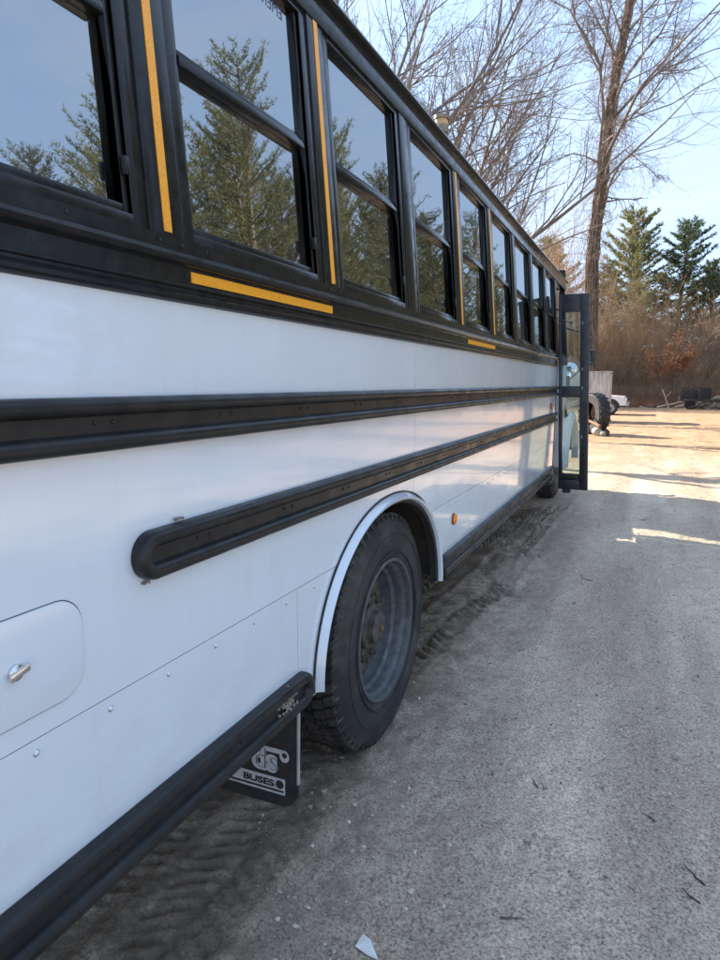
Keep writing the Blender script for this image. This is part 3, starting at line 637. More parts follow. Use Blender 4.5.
for k in range(3): m.box((-0.35*(k+1), BY1+0.03, 0.36+0.22*k), (-0.03-0.30*k, FYB-0.06, 0.40+0.22*k))
m.build('step', 'chassis', bus); MB().box((-2.40, BY1+0.01, 0.98), (-1.1, 8.6, 1.02)).build('cab_floor', 'chassis', bus)
# interior seats
sm_ = MB().bbox((-1.02, -0.06, 1.03), (-0.10, 0.02, 1.95), 0.03).bbox((-1.02, 0.03, 1.38), (-0.10, 0.45, 1.50), 0.03).mesh('seat', 'seat_vinyl')
for i in range(10):
    for s in (0, 1):
        o = link('seat', sm_, bus); o.location = (-1.30*s, BY0+0.35+0.78*i, 0)
# driver's window on the far side, windscreen
MB().box((-2.44, BY1+0.07, 1.66), (-2.41, BY1+0.14, 2.66)).box((-2.44, 8.52, 1.40), (-2.41, 8.60, 2.66)).build('cab_post', 'black_gloss', bus)
MB().box((-2.432, BY1+0.14, 1.66), (-2.426, 8.52, 2.60)).build('driver_window', 'clear_glass', bus)
ws = lambda x, y, z: (x, y-0.34*(z-1.55), z)
MB().box((-2.34, 8.60, 1.58), (-0.10, 8.606, 2.58), ws).build('windscreen', 'clear_glass', bus)
MB().bbox((-2.44, 8.59, 1.45), (0.0, 8.64, 1.58), 0.01, ws).bbox((-2.44, 8.59, 2.58), (-0.06, 8.63, 2.80), 0.01, ws).bbox((-1.26, 8.585, 1.585), (-1.20, 8.615, 2.575), 0.004, ws).build('windscreen_frame', 'black_gloss', bus)
# front cap
m = MB(); m.sweep([[(x, y, z) for x, z in sec] for y in (8.25, 8.30)], False, False); m.add([(x, 8.30, z) for x, z in sec], [tuple(range(len(sec)))]); m.build('front_cap', 'white_paint', bus)
# bonnet, wings, grille, bumper
FA = (9.22, 0.60, 0.42, 0.60)
wing = panel(FYB, 10.20, 0.50, 1.24, -0.03, 0.01, (FA,)).build('front_wing', 'white_paint', bus)
m = MB()
for xs, sg in ((-0.03, -1),):
    rings = []
    for y in np.linspace(FYB, 10.32, 12):
        u = (y-FYB)/(10.32-FYB); dz = 0.14*u+0.10*u**6; dx = 0.10*u**3
        rings.append([(-0.03-dx, y, 1.238-dz*0.4), (-0.035-dx, y, 1.30-dz*0.7), (-0.10-dx, y, 1.345-dz), (-0.36-dx, y, 1.37-dz), (-0.50, y, 1.52-dz), (-0.70, y, 1.60-dz), (-1.22, y, 1.63-dz)]
                     + [(-2.44-x, y, z) for x, y, z in [(-0.70, y, 1.60-dz), (-0.50, y, 1.52-dz), (-0.36-dx, y, 1.37-dz), (-0.10-dx, y, 1.345-dz), (-0.035-dx, y, 1.30-dz), (-0.03-dx, y, 1.238-dz*0.4)]])
    m.sweep(rings, False, False); m.add(rings[-1], [tuple(range(len(rings[-1])))])
m.build('bonnet', 'white_paint', bus)
MB().bbox((-2.30, 10.20, 0.62), (-0.14, 10.30, 1.12), 0.02).build('front_grille', 'rail_black', bus)
MB().bbox((-2.42, 10.34, 0.48), (-0.02, 10.46, 0.78), 0.02).build('front_bumper', 'rail_black', bus)
panel(FYB, 10.20, 0.50, 1.24, -2.40, 0.01, (FA,)).build('front_wing', 'white_paint', bus)
flare(FA, -0.03, 0.06, 0.09).build('arch_flare', 'white_paint', bus)
for x in (-0.30, -2.14): MB().lathe([(0.0, 0.10), (0.09, 0.10), (0.10, 0.08), (0.10, 0.0)], 20, 'Y', (x, 10.23, 0.98)).build('headlight', 'chrome', bus)
make_wheel((-0.17, 9.22, 0.412), False); 
w = MB().lathe([(0.29, 0), (0.47, 0.0), (0.49, -0.04), (0.49, -0.22), (0.47, -0.26), (0.29, -0.26)], 40, 'X', (-2.08, 9.22, 0.41), True).build('wheel', 'tyre_rubber', bus); w['label'] = 'dark tyred front wheel on the far side'
MB().box((-0.60, FYB, 0.45), (-0.40, FYB+0.1, 1.2)).box((-2.0, FYB, 0.6), (-0.44, 10.1, 1.1)).build('engine_block', 'chassis', bus)
MB().bbox((-0.028, 8.42, 1.06), (-0.005, 8.47, 1.22), 0.006).tube([(-0.015, 8.40, 1.20), (-0.005, 8.56, 1.08)], 0.012, 8).build('bonnet_latch', 'rubber', bus)
# mirrors on the wing
mz = at(570, 370, 9.7); mz[2] -= LIFT
MB().tube([(-0.30, 9.9, 1.25), (-0.24, 9.85, 1.55), tuple(mz)], 0.013, 8).tube([(-0.45, 9.4, 1.36), tuple(mz)], 0.010, 8).build('mirror_arm', 'rubber', bus)
mr_ = MB().lathe([(0.0, 0.06), (0.05, 0.055), (0.09, 0.035), (0.112, 0.0), (0.10, -0.012)], 28, 'Y', (0, 0, 0)).build('convex_mirror', 'rubber', bus, (mz[0], mz[1], mz[2])); mr_.matrix_parent_inverse = Matrix.Translation(-bus.location)
MB().lathe([(0.108, -0.010), (0.085, -0.035), (0.05, -0.05), (0.0, -0.056)], 28, 'Y', (0, 0, 0)).build('mirror_face', 'mirror_face', mr_)
mz = at(591.5, 357, 9.0); mz[2] -= LIFT
mb_ = MB().bbox((mz[0]-0.055, mz[1]-0.03, mz[2]-0.10), (mz[0]+0.05, mz[1]+0.03, mz[2]+0.09), 0.02).build('side_mirror', 'rubber', bus)
MB().box((mz[0]-0.04, mz[1]-0.033, mz[2]-0.08), (mz[0]+0.035, mz[1]-0.031, mz[2]+0.07)).build('mirror_face', 'mirror_face', mb_)
MB().tube([(-0.2, 8.62, 2.2), (mz[0]-0.02, mz[1], mz[2]+0.28), (mz[0]-0.02, mz[1], mz[2]-0.05), (-0.1, 8.66, 1.45)], 0.011, 8).build('mirror_arm', 'rubber', bus)

bus.location.z += LIFT

# ------------------------------------------------------------------ trees
def tubes_np(paths, n=5):
    V = []; F = []; o = 0
    for P, rr in paths:
        P = np.asarray(P, float); k = len(P); d = np.gradient(P, axis=0); d /= np.linalg.norm(d, axis=1, keepdims=True)+1e-9
        a = np.array([0.3, 0.2, 0.93]) if abs(d[0][2]) < 0.9 else np.array([0.9, 0.3, 0.1])
        u = np.cross(d, a); u /= np.linalg.norm(u, axis=1, keepdims=True)+1e-9; w = np.cross(u, d)
        m_ = n if rr[0] > 0.03 else 3
        an = 2*np.pi*np.arange(m_)/m_
        V.append((P[:, None]+(u[:, None]*np.cos(an)[None, :, None]+w[:, None]*np.sin(an)[None, :, None])*np.asarray(rr)[:, None, None]).reshape(-1, 3))
        i = np.arange(k-1)[:, None]*m_; j = np.arange(m_)[None]; j2 = (j+1) % m_
        F.append((np.stack([i+j, i+j2, i+m_+j2, i+m_+j], -1).reshape(-1, 4))+o); o += k*m_
    return np.concatenate(V), np.concatenate(F)
def path(rg, p, d, L, r0, r1, n, wig, up):
    P = [np.array(p, float)]; d = np.array(d, float); d /= np.linalg.norm(d)
    for k in range(n):
        d = d+rg.normal(0, wig, 3)+np.array([0, 0, up]); d /= np.linalg.norm(d); P.append(P[-1]+d*L/n)
    return np.array(P), np.linspace(r0, r1, n+1)
def kids(rg, P, rr, cnt, lo, hi, Lf, ang, up, wig, n, rmin=0.0035, taper=0.25, rs=0.55):
    out = []; L = np.linalg.norm(np.diff(P, axis=0), axis=1).sum()
    for k in range(cnt):
        t = lo+(hi-lo)*(k+rg.random())/cnt; x = t*(len(P)-1); i = min(int(x), len(P)-2); f = x-i
        p = P[i]*(1-f)+P[i+1]*f; d = P[i+1]-P[i]; d /= np.linalg.norm(d)
        s = rg.normal(0, 1, 3); s -= d*(s@d); s /= np.linalg.norm(s)+1e-9; a = ang*(0.7+0.6*rg.random())
        r0 = max(rmin, (rr[i]*(1-f)+rr[i+1]*f)*rs); l = L*Lf*(0.55+0.7*rg.random())*(1.15-0.6*t)
        out.append(path(rg, p, d*math.cos(a)+s*math.sin(a), l, r0, max(rmin*0.6, r0*taper), n, wig, up))
    return out
def bare_tree(rg, H, r, nl=11, spread=0.6, dens=(8, 7, 5), up=0.05, rmin=0.0045, tf=0.5, Lf=1.0):
    T = path(rg, (0, 0, 0), (rg.normal(0, .03), rg.normal(0, .03), 1), H*tf, r, r*0.45, 8, 0.04, 0.03)
    L1 = kids(rg, *T, nl, 0.42, 1.0, Lf*1.5, spread, up, 0.09, 8, rmin*2, 0.12, 0.60)
    L2 = [q for l in L1 for q in kids(rg, *l, dens[0], 0.15, 1.0, 0.50, 0.55, up, 0.12, 5, rmin*1.3, 0.3)]
    L3 = [q for l in L2 for q in kids(rg, *l, dens[1], 0.12, 1.0, 0.48, 0.60, up, 0.16, 4, rmin, 0.5)]
    L4 = [q for l in L3 for q in kids(rg, *l, dens[2], 0.15, 1.0, 0.52, 0.70, up*0.5, 0.2, 3, rmin*0.8, 0.7)]
    return T, L1+L2, L3+L4
def plant_bare(name, label, loc, trunk, big, fine, mat='branch_bark', group=None, cat='tree'):
    t = thing(name, label, cat, loc, group)
    for nm, ps, mt, k in (('trunk', [trunk], 'bark', 9), ('limbs', big, 'branch_bark', 6), ('crown', fine, mat, 3)):
        o = link(nm, npmesh(nm, *tubes_np(ps, k), mt, True)); o.parent = t
    return t
rg = np.random.default_rng(21)
g1 = bare_tree(rg, 14, 0.20, nl=15, spread=0.66, dens=(10, 8, 4))
plant_bare('bare_tree', 'leafless tree rising right behind the bus roof, branches sweeping up and right', (-5.6, 13.6, 0), *g1)
g2 = bare_tree(rg, 15, 0.20, nl=15, spread=0.62, dens=(10, 8, 4), Lf=0.8)
plant_bare('bare_tree', 'leafless tree behind the roof lamp, thin upright branches', (-5.4, 20.0, 0), *g2)
g3 = bare_tree(rg, 16, 0.18, nl=14, spread=0.62, dens=(9, 8, 4), Lf=0.62, rmin=0.006)
plant_bare('bare_tree', 'leafless tree just left of the vine covered trunk', (-5.4, 28.0, 0), *g3)

# tall trunk wrapped in vines
VY = 42.0; base = at(590, 398, VY); base[2] = 0
def V_(px, py, dy=0.0): return at(px, py, VY+dy)-base
trk = [np.zeros(3)]+[V_(*q) for q in ((591, 330), (592, 262), (597, 215), (603, 170), (610, 120), (616, 75), (625, 30), (633, -10), (640, -70), (645, -130))]
T = (np.array(trk), np.array([0.34, 0.26, 0.225, 0.21, 0.19, 0.165, 0.135, 0.11, 0.09, 0.065, 0.03]))
def limb(pts, r0, r1):
    P = np.array([V_(x, y, d) for x, y, d in pts]); return (P, np.linspace(r0, r1, len(P)))
limbs = [limb(((605, 128, 0), (602, 95, -.5), (600, 65, -1), (588, 42, -1.6), (575, 20, -2), (570, -15, -2.5)), .10, .045), limb(((601, 70, -1), (607, 35, -1.4), (611, 0, -2), (613, -40, -2)), .06, .03),
         limb(((610, 122, 0), (630, 100, .8), (652, 78, 1.5), (672, 60, 2), (695, 38, 2.6), (725, 5, 3)), .10, .03), limb(((612, 140, 0), (628, 120, -1), (648, 100, -2), (665, 75, -3), (690, 55, -4)), .08, .02),
         limb(((626, 35, 0), (640, 18, 1), (662, -6, 2), (690, -40, 3)), .07, .03), limb(((605, 165, 0), (625, 150, -1), (645, 165, -1.6), (660, 180, -2)), .04, .012), limb(((614, 90, 0), (612, 50, 2), (600, 0, 3), (598, -40, 4)), .08, .04),
         limb(((660, 72, 2), (672, 45, 1), (678, 10, 1), (690, -20, 1)), .04, .02), limb(((592, 55, -1.4), (570, 10, -1), (545, -3, -1), (520, -20, -1)), .045, .02)]
rgv = np.random.default_rng(5)
lb2 = [q for l in limbs+[T] for q in kids(rgv, *l, 12, 0.3, 1.0, 0.32, 0.7, 0.02, 0.14, 5, 0.008, 0.3)]
fn = [q for l in lb2 for q in kids(rgv, *l, 7, 0.1, 1.0, 0.5, 0.7, -0.02, 0.2, 4, 0.006, 0.6)]
fn += [q for l in fn[:] for q in kids(rgv, *l, 4, 0.1, 1.0, 0.6, 0.8, -0.06, 0.25, 3, 0.005, 0.7)]
vt = thing('vine_covered_tree', 'tall leafless tree with trunk wrapped in hanging vines', 'tree', tuple(base))
for nm, ps, mt, k in (('trunk', [T], 'bark', 12), ('limbs', limbs+lb2, 'branch_bark', 6), ('crown', fn, 'branch_bark', 3)):
    o = link(nm, npmesh(nm, *tubes_np(ps, k), mt, True)); o.parent = vt
vines = []
for k in range(60):                            # stems climbing the trunk
    a = rgv.random()*6.28; q = []; s = rgv.integers(0, 3); 
    for i in range(0, 9):
        a += rgv.normal(0, .5); r = T[1][i]+0.02+0.09*rgv.random(); q.append(T[0][i]+np.array([r*math.cos(a), r*math.sin(a), 0]))
    P = np.array(q); P = np.concatenate([np.stack([np.interp(np.linspace(0, 8, 30), np.arange(9), P[:, c]) for c in range(3)], 1)])
    P += rgv.normal(0, 0.055, P.shape); vines.append((P, np.full(len(P), 0.02+0.015*rgv.random())))
for k in range(1000):                           # hanging strands and short shoots
    i = rgv.random()*6.2+1.2; j = int(i); f = i-j; p = T[0][j]*(1-f)+T[0][j+1]*f
    a = rgv.random()*6.28; d = np.array([math.cos(a), math.sin(a), rgv.normal(0.2, .4)])
    if rgv.random() < 0.45:
        l = limbs[rgv.integers(0, len(limbs))]; x = rgv.random()*(len(l[0])-1.01); q = l[0][int(x)]*(1-x % 1)+l[0][int(x)+1]*(x % 1); p = q
    vines.append(path(rgv, p, d, 0.5+2.4*rgv.random(), 0.011, 0.005, 7, 0.30, -0.22))
    if rgv.random() < 0.9: vines += kids(rgv, *vines[-1], 4, 0.2, 1.0, 0.5, 0.9, -0.15, 0.35, 4, 0.006, 0.7)
o = link('vine', npmesh('vine', *tubes_np(vines, 3), 'vine_bark', True)); o.parent = vt

# pines
def pine_meshes(seed, H, rad, crown0=0.16, dens=1.0, droop=0.0, mat='pine_needles', nl=0.17, open_=0.0, pw=0.58, k=17, w0=0.009):
    rg = np.random.default_rng(seed); Tk = path(rg, (0, 0, 0), (0, 0, 1), H, H*0.017+0.05, 0.02, 12, 0.015, 0.02); br = [Tk]; C = []; D = []
    z = H*crown0
    while z < H*0.985:
        u = (z/H-crown0)/(1-crown0); Rm = rad*((1-u)**pw)*(0.5+0.5*min(1, u*4+0.25))+0.15; n = rg.integers(4, 7); a0 = rg.random()*6.28
        for k in range(n):
            if rg.random() < open_: continue
            a = a0+6.283*k/n+rg.normal(0, .2); L = Rm*(0.5+0.7*rg.random()); el = 0.05+0.75*u+rg.normal(0, .1)-droop
            c = np.array([np.interp(z, Tk[0][:, 2], Tk[0][:, 0]), np.interp(z, Tk[0][:, 2], Tk[0][:, 1]), z])
            b = path(rg, c, (math.cos(a)*math.cos(el), math.sin(a)*math.cos(el), math.sin(el)), L, 0.012+0.012*L, 0.006, 5, 0.06, 0.05); br.append(b)
            ns = max(4, int(L*7*dens))
            for q in range(ns):
                t = 0.22+0.78*(q+rg.random())/ns; x = t*4.999; i = int(x); p = b[0][i]*(1-x+i)+b[0][i+1]*(x-i); d = b[0][i+1]-b[0][i]; d /= np.linalg.norm(d)
                side = np.cross(d, [0, 0, 1.0])*(1 if q % 2 else -1); sl = (0.16+0.30*L/3*(1.1-t))*(0.6+0.8*rg.random())
                m_ = 2+int(sl*7)
                for w in range(m_):
                    s = (w+0.6)/m_; dd = d*0.55+side*0.75+np.array([0, 0, 0.12]); C.append(p+dd*sl*s+rg.normal(0, 0.03, 3)); D.append(dd+np.array([0, 0, 0.25]))
        z += (0.30+0.022*H*(1-u))*(0.8+0.4*rg.random())
    C = np.array(C); D = np.array(D); D /= np.linalg.norm(D, axis=1, keepdims=True); n = len(C)
    Cc = np.repeat(C, k, 0); Dd = np.repeat(D, k, 0)+rg.normal(0, 0.55, (n*k, 3)); Dd /= np.linalg.norm(Dd, axis=1, keepdims=True)
    S = np.cross(Dd, rg.normal(0, 1, (n*k, 3))); S /= np.linalg.norm(S, axis=1, keepdims=True); ln = nl*(0.7+0.6*rg.random((n*k, 1))); wd = w0+w0*rg.random((n*k, 1))
    Vv = np.stack([Cc-S*wd, Cc+S*wd, Cc+Dd*ln], 1).reshape(-1, 3); Ff = np.arange(n*k*3).reshape(-1, 3)
    return (npmesh('trunk', *tubes_np(br[:1], 8), 'bark', True), npmesh('branches', *tubes_np(br[1:], 4), 'bark', True), npmesh('crown', Vv, Ff, mat))
PM = [pine_meshes(1, 14, 3.9, 0.10, 1.3, open_=0.06, nl=0.17, pw=0.50), pine_meshes(2, 15, 4.2, 0.16, 1.25, open_=0.14, nl=0.17, pw=0.42), pine_meshes(3, 13, 3.6, 0.07, 1.35, open_=0.05, nl=0.17, pw=0.52), pine_meshes(4, 13, 4.6, 0.05, 1.35, 0.14, 'spruce_needles', 0.24, 0.02, 0.66, 13, 0.020), pine_meshes(6, 14, 4.6, 0.08, 1.3, 0.0, 'pine_needles', 0.24, 0.03, 0.62, 13, 0.020)]
def pine(k, loc, s, rot, label, group=None, name='pine_tree', sz=1.0):
    t = thing(name, label, 'tree', loc, group); t.scale = (s, s, s*sz); t.rotation_euler = (0, 0, rot)
    for nm, me in zip(('trunk', 'branches', 'crown'), PM[k]):
        o = bpy.data.objects.new(nm, me); COL.objects.link(o); o.parent = t
    return t
def topped(px, py, Y, k, rot, label, name='pine_tree', wide=1.3):
    p = at(px, py, Y); H = (14, 15, 13, 13, 14)[k]; t = pine(k, (p[0], p[1], -0.05), p[2]/H, rot, label, name=name); t.scale = (t.scale[0]*wide, t.scale[1]*wide, t.scale[2])
topped(642, 205, 63, 4, 0.4, 'bright green pine right of the vine covered trunk')
topped(682, 220, 66, 3, 1.7, 'darker conifer with drooping layered branches, right of the bright green pine', 'conifer_tree')
topped(566, 238, 76, 4, 2.0, 'pine showing above the front end of the bus roof')
topped(520, 228, 74, 4, 0.9, 'pine behind the bus windows, left of the vine covered trunk')
topped(722, 262, 68, 4, 2.6, 'pine at the right edge of the picture, behind tan brush')
topped(616, 262, 74, 3, 4.0, 'small pine half hidden behind the vine covered trunk')
rp = random.Random(11); G = 'pines across the yard mirrored in the bus windows'
spots = [(17.5, 11.0, .45), (20.0, 15.5, .62), (12.2, 16.0, .95), (15.5, 18.5, 1.05), (11.8, 20.5, .92), (14.5, 24.0, 1.10), (11.4, 26.5, .98), (13.0, 30.0, 1.05), (11.5, 34.0, 1.0), (15.0, 36.5, 1.15), (12.5, 39.0, 1.05), (11.5, 43.5, 1.05), (15.0, 47.0, 1.15), (12.5, 51.0, 1.05), (18.5, 27.0, 1.1), (18.5, 21.5, 1.0), (19.0, 32.0, 1.2), (24.0, 12.0, .75), (25.0, 6.0, .72), (28.0, 17.0, .9), (24.0, 0.0, .72), (26.0, -7.0, .8), (10.2, 30.5, .85), (10.0, 38.0, .95), (9.6, 45.5, .95), (10.0, 24.0, .70), (10.5, 56.0, 1.0), (16.0, 57.0, 1.1)]+[(17.5+3.5*rp.random(), 12+3.6*i, .80+.25*rp.random()) for i in range(13)]+[(13.2+1.5*rp.random(), 18.5+5.2*i, .78+.2*rp.random()) for i in range(7)]
for i, (x, y, s) in enumerate(spots):
    pine(i % 3, (x, y, -0.05), s, rp.random()*6.28, 'sunlit pine in the row mirrored in the bus windows', G, sz=0.95+0.15*rp.random())
G2 = 'trees forming the dark wood behind the brush'
for i in range(15):
    x = -34+i*5.2+rp.random()*2; pine(3+i % 2, (x, 84+rp.random()*8, -0.05), (0.72+0.12*rp.random()), rp.random()*6.28, 'low pine in the wood behind the brush bank', G2)

# brush bank
def brush(name, label, n, xr, yr, hr, mat, seed, lean_=0.35, r=0.012, hx=None, slope=None):
    rg = np.random.default_rng(seed); x = rg.uniform(*xr, n); y = yr[0]+(yr[1]-yr[0])*rg.random(n)**1.3; h = rg.uniform(*hr, n)*(0.55+0.9*(0.5+np.array(fbm(x*0.33+seed, y*0.33, 3))))
    if slope: h = h*(slope+(1-slope)*np.clip((y-yr[0])/(yr[1]-yr[0])*1.5, 0, 1))
    P = np.stack([x, y, np.full(n, -0.03)], 1); d = np.stack([rg.normal(0, lean_, n), rg.normal(0, lean_, n), np.ones(n)], 1); A = []; B = []; R0 = []; R1 = []
    S = 5
    for k in range(S):
        d = d+rg.normal(0, 0.10 if hr[0] > 3 else 0.18, (n, 3))+np.array([0, 0, 0.16 if hr[0] > 3 else 0.08])+np.array([0, 0, -0.06*k]); d /= np.linalg.norm(d, axis=1, keepdims=True); Q = P+d*(h/S)[:, None]
        r0 = r*(1-k/S*0.7)*(0.8+h/12); r1 = r*(1-(k+1)/S*0.7)*(0.8+h/12); A.append(P); B.append(Q); R0.append(r0); R1.append(r1)
        for w in range(3 if k else 1):
            dd = d*0.7+rg.normal(0, 0.6, (n, 3)); dd /= np.linalg.norm(dd, axis=1, keepdims=True); f = rg.random((n, 1)); p0 = P*(1-f)+Q*f; l = (0.18+0.3*rg.random(n))*h/3+0.1
            p1 = p0+dd*l[:, None]; A.append(p0); B.append(p1); R0.append(r0*0.55); R1.append(r0*0.3)
            d3 = dd+rg.normal(0, 0.5, (n, 3)); A.append(p1); B.append(p1+d3*l[:, None]*0.8); R0.append(r0*0.35); R1.append(r0*0.2)
        P = Q
    V, F = sticks(np.concatenate(A), np.concatenate(B), np.maximum(0.004, np.concatenate(R0)), np.maximum(0.003, np.concatenate(R1)))
    return tag(link(name, npmesh(name, V, F, mat)), label, 'brush', kind='stuff')
brush('brush_thicket', 'tall tan leafless brush along the far edge of the yard', 4300, (-18, 18), (49, 62), (4.2, 6.2), 'tan_brush', 31, 0.24, 0.017, slope=0.22)
brush('brush_thicket', 'tall tan saplings and brush around the vine covered trunk', 420, (-12, -3.5), (40.0, 50), (3.5, 6.5), 'tan_brush', 37, 0.10, 0.015, slope=0.4)
brush('brush_thicket', 'thin tall tan saplings showing beside the front end of the bus', 420, (-17, -3.5), (46, 56), (8.5, 12.5), 'tan_brush', 41, 0.08, 0.016)
brush('brush_thicket', 'tan brush rising just right of the vine covered trunk', 420, (-7, 3.0), (54, 61), (5.5, 8.0), 'tan_brush', 43, 0.14, 0.017)
brush('brush_thicket', 'tan brush between the conifers and the black trailer', 500, (2.0, 14.0), (58, 64), (5.0, 6.8), 'tan_brush', 47, 0.18, 0.018)
brush('brush_thicket', 'low reddish brush in front of the tan thicket', 2000, (-8, 14), (47.5, 52), (0.7, 1.8), 'red_brush', 33, 0.5, 0.012, slope=0.3)
brush('undergrowth', 'olive green undergrowth within the brush bank', 600, (-3, 14), (52, 58), (2.2, 3.8), 'olive_brush', 35, 0.4, 0.016)
brush('undergrowth', 'olive scrub along the foot of the pines mirrored in the windows', 900, (7.5, 11.0), (13, 60), (1.4, 3.2), 'olive_brush', 45, 0.4, 0.016)
# small tree still holding rusty leaves
p = at(680, 352, 50.0); rgL = np.random.default_rng(9); tl_ = thing('oak_sapling', 'small tree still holding rusty orange leaves in the brush', 'tree', (p[0], p[1], 0))
gS = bare_tree(rgL, 4.6, 0.06, nl=8, spread=0.6, dens=(4, 4, 2), rmin=0.008)
for nm, ps, mt in (('trunk', [gS[0]], 'bark'), ('limbs', gS[1]+gS[2], 'branch_bark')):
    o = link(nm, npmesh(nm, *tubes_np(ps, 4), mt, True)); o.parent = tl_
ends = np.array([q[0][-1] for q in gS[2]]); n = 2200; c = ends[rgL.integers(0, len(ends), n)]+rgL.normal(0, .12, (n, 3)); a = rgL.normal(0, 1, (n, 3)); a /= np.linalg.norm(a, axis=1, keepdims=True); b = np.cross(a, rgL.normal(0, 1, (n, 3))); b /= np.linalg.norm(b, axis=1, keepdims=True)
Vv = np.stack([c-a*.07, c+b*.04, c+a*.08, c-b*.04], 1).reshape(-1, 3); o = link('leaves', npmesh('leaves', Vv, np.arange(n*4).reshape(-1, 4), 'dead_leaves')); o.parent = tl_

# ------------------------------------------------------------------ things at the far side of the yard
# box trailer
bp = at(609, 412, 28.5); bx1 = bp[0]
tb = thing('box_trailer', 'weathered off-white trailer box with streaked boards behind the bus door', 'trailer', (bx1-1.2, 29.1, 0))
bd = MB()
MB().box((bx1-2.3, 28.52, 0.50), (bx1-0.02, 30.0, 1.98)).build('box_core', 'crate_white', tb)
for k in range(14):
    z0 = 0
    x1 = bx1-0.165*k; MB().bbox((x1-0.160, 28.485+0.006*rp.random(), 0.46), (x1, 28.518, 2.02+0.01*rp.random()), 0.004).build('board', 'crate_white', tb)
MB().bbox((bx1-2.34, 28.47, 2.03), (bx1+0.02, 30.02, 2.07), 0.008).build('lid', 'crate_white', tb)
for x in (bx1-0.5, bx1-1.8): MB().lathe([(0.0, 0.02), (0.15, 0.02), (0.17, 0.0), (0.33, 0.01), (0.35, 0.05), (0.35, 0.15), (0.33, 0.18), (0.0, 0.18)], 24, 'Y', (x, 28.49, 0.34)).build('wheel', 'tyre_rubber', tb)
# tractor with a big lugged tyre
wp = at(594, 410, 21.6)
tr = thing('old_tractor', 'dark rusty tractor with tall lugged tyre beyond the bus door', 'tractor', (wp[0]-0.9, 21.6, 0))
ang = R(38)
def rot(o, c, a):
    def f(x, y, z):
        dx, dy = x-c[0], y-c[1]; return (c[0]+dx*math.cos(a)-dy*math.sin(a), c[1]+dx*math.sin(a)+dy*math.cos(a), z)
    return f
fr = rot(None, (wp[0], 21.6), ang)
m = MB().lathe([(0.34, -0.16), (0.36, -0.19), (0.58, -0.20), (0.63, -0.15), (0.635, 0.15), (0.58, 0.20), (0.36, 0.19), (0.34, 0.16)], 40, 'X', (wp[0], 21.6, 0.64)); m.v = [fr(*v) for v in m.v]
ty = m.build('wheel', 'tyre_rubber', tr)
m = MB()
for k in range(22):
    for s in (-1, 1):
        a0 = 2*math.pi*(k+0.5*(s > 0))/22
        v = [(wp[0]+x, 21.6+r_*math.cos(a0+sh+dd), 0.64+r_*math.sin(a0+sh+dd)) for r_ in (0.62, 0.648) for x, sh, dd in ((0, 0, -.04), (s*0.19, .13, -.04), (s*0.19, .13, .04), (0, 0, .04))]
        m.add([fr(*q) for q in v], [(4, 5, 6, 7), (0, 1, 5, 4), (1, 2, 6, 5), (2, 3, 7, 6), (3, 0, 4, 7)])
m.build('lug', 'tyre_rubber', ty)
m = MB().lathe([(0.35, 0.17), (0.33, 0.10), (0.20, 0.04), (0.10, 0.08), (0.08, 0.16), (0.0, 0.17)], 28, 'X', (wp[0], 21.6, 0.64)); m.v = [fr(*v) for v in m.v]; m.build('rim', 'machine_rust', ty)
MB().bbox((wp[0]-2.2, 21.75, 0.62), (wp[0]-0.25, 22.3, 1.12), 0.05).build('body', 'machine_dark', tr)
MB().bbox((wp[0]-1.0, 21.7, 1.12), (wp[0]-0.45, 22.2, 1.20), 0.03).bbox((wp[0]-1.0, 21.7, 1.2), (wp[0]-0.93, 22.2, 1.55), 0.02).build('seat', 'machine_dark', tr)
MB().tube([(wp[0]-0.4, 21.9, 0.5), (wp[0]+0.1, 21.2, 0.35), (wp[0]+0.25, 20.9, 0.30)], 0.05, 8).tube([(wp[0]-0.5, 21.4, 0.9), (wp[0]-0.1, 21.05, 0.55)], 0.03, 8).build('drawbar', 'machine_rust', tr)
MB().lathe([(0.3, 0), (0.34, -0.02), (0.36, -0.1), (0.36, -0.2), (0.3, -0.24)], 26, 'Y', (wp[0]-1.9, 21.7, 0.36), True).build('wheel', 'tyre_rubber', tr)
rb = random.Random(4)
for k, (px, py, s, mt, lb, nm, ct) in enumerate(((602.5, 431, .09, 'boulder', 'white lump at the foot of the tractor tyre', 'stone', 'stone'), (597, 433, .15, 'boulder', 'tan stone left of the white lump under the tractor', 'stone', 'stone'), (606, 432, .12, 'machine_dark', 'dark iron scrap lump by the tractor tyre', 'scrap_lump', 'scrap'))):
    q = at(px, py, 20.9); m = MB(); blob(m, (q[0], 20.9+0.1*k, s*0.7), (s, s, s), rb, 2); tag(m.build(nm, mt), lb, ct)
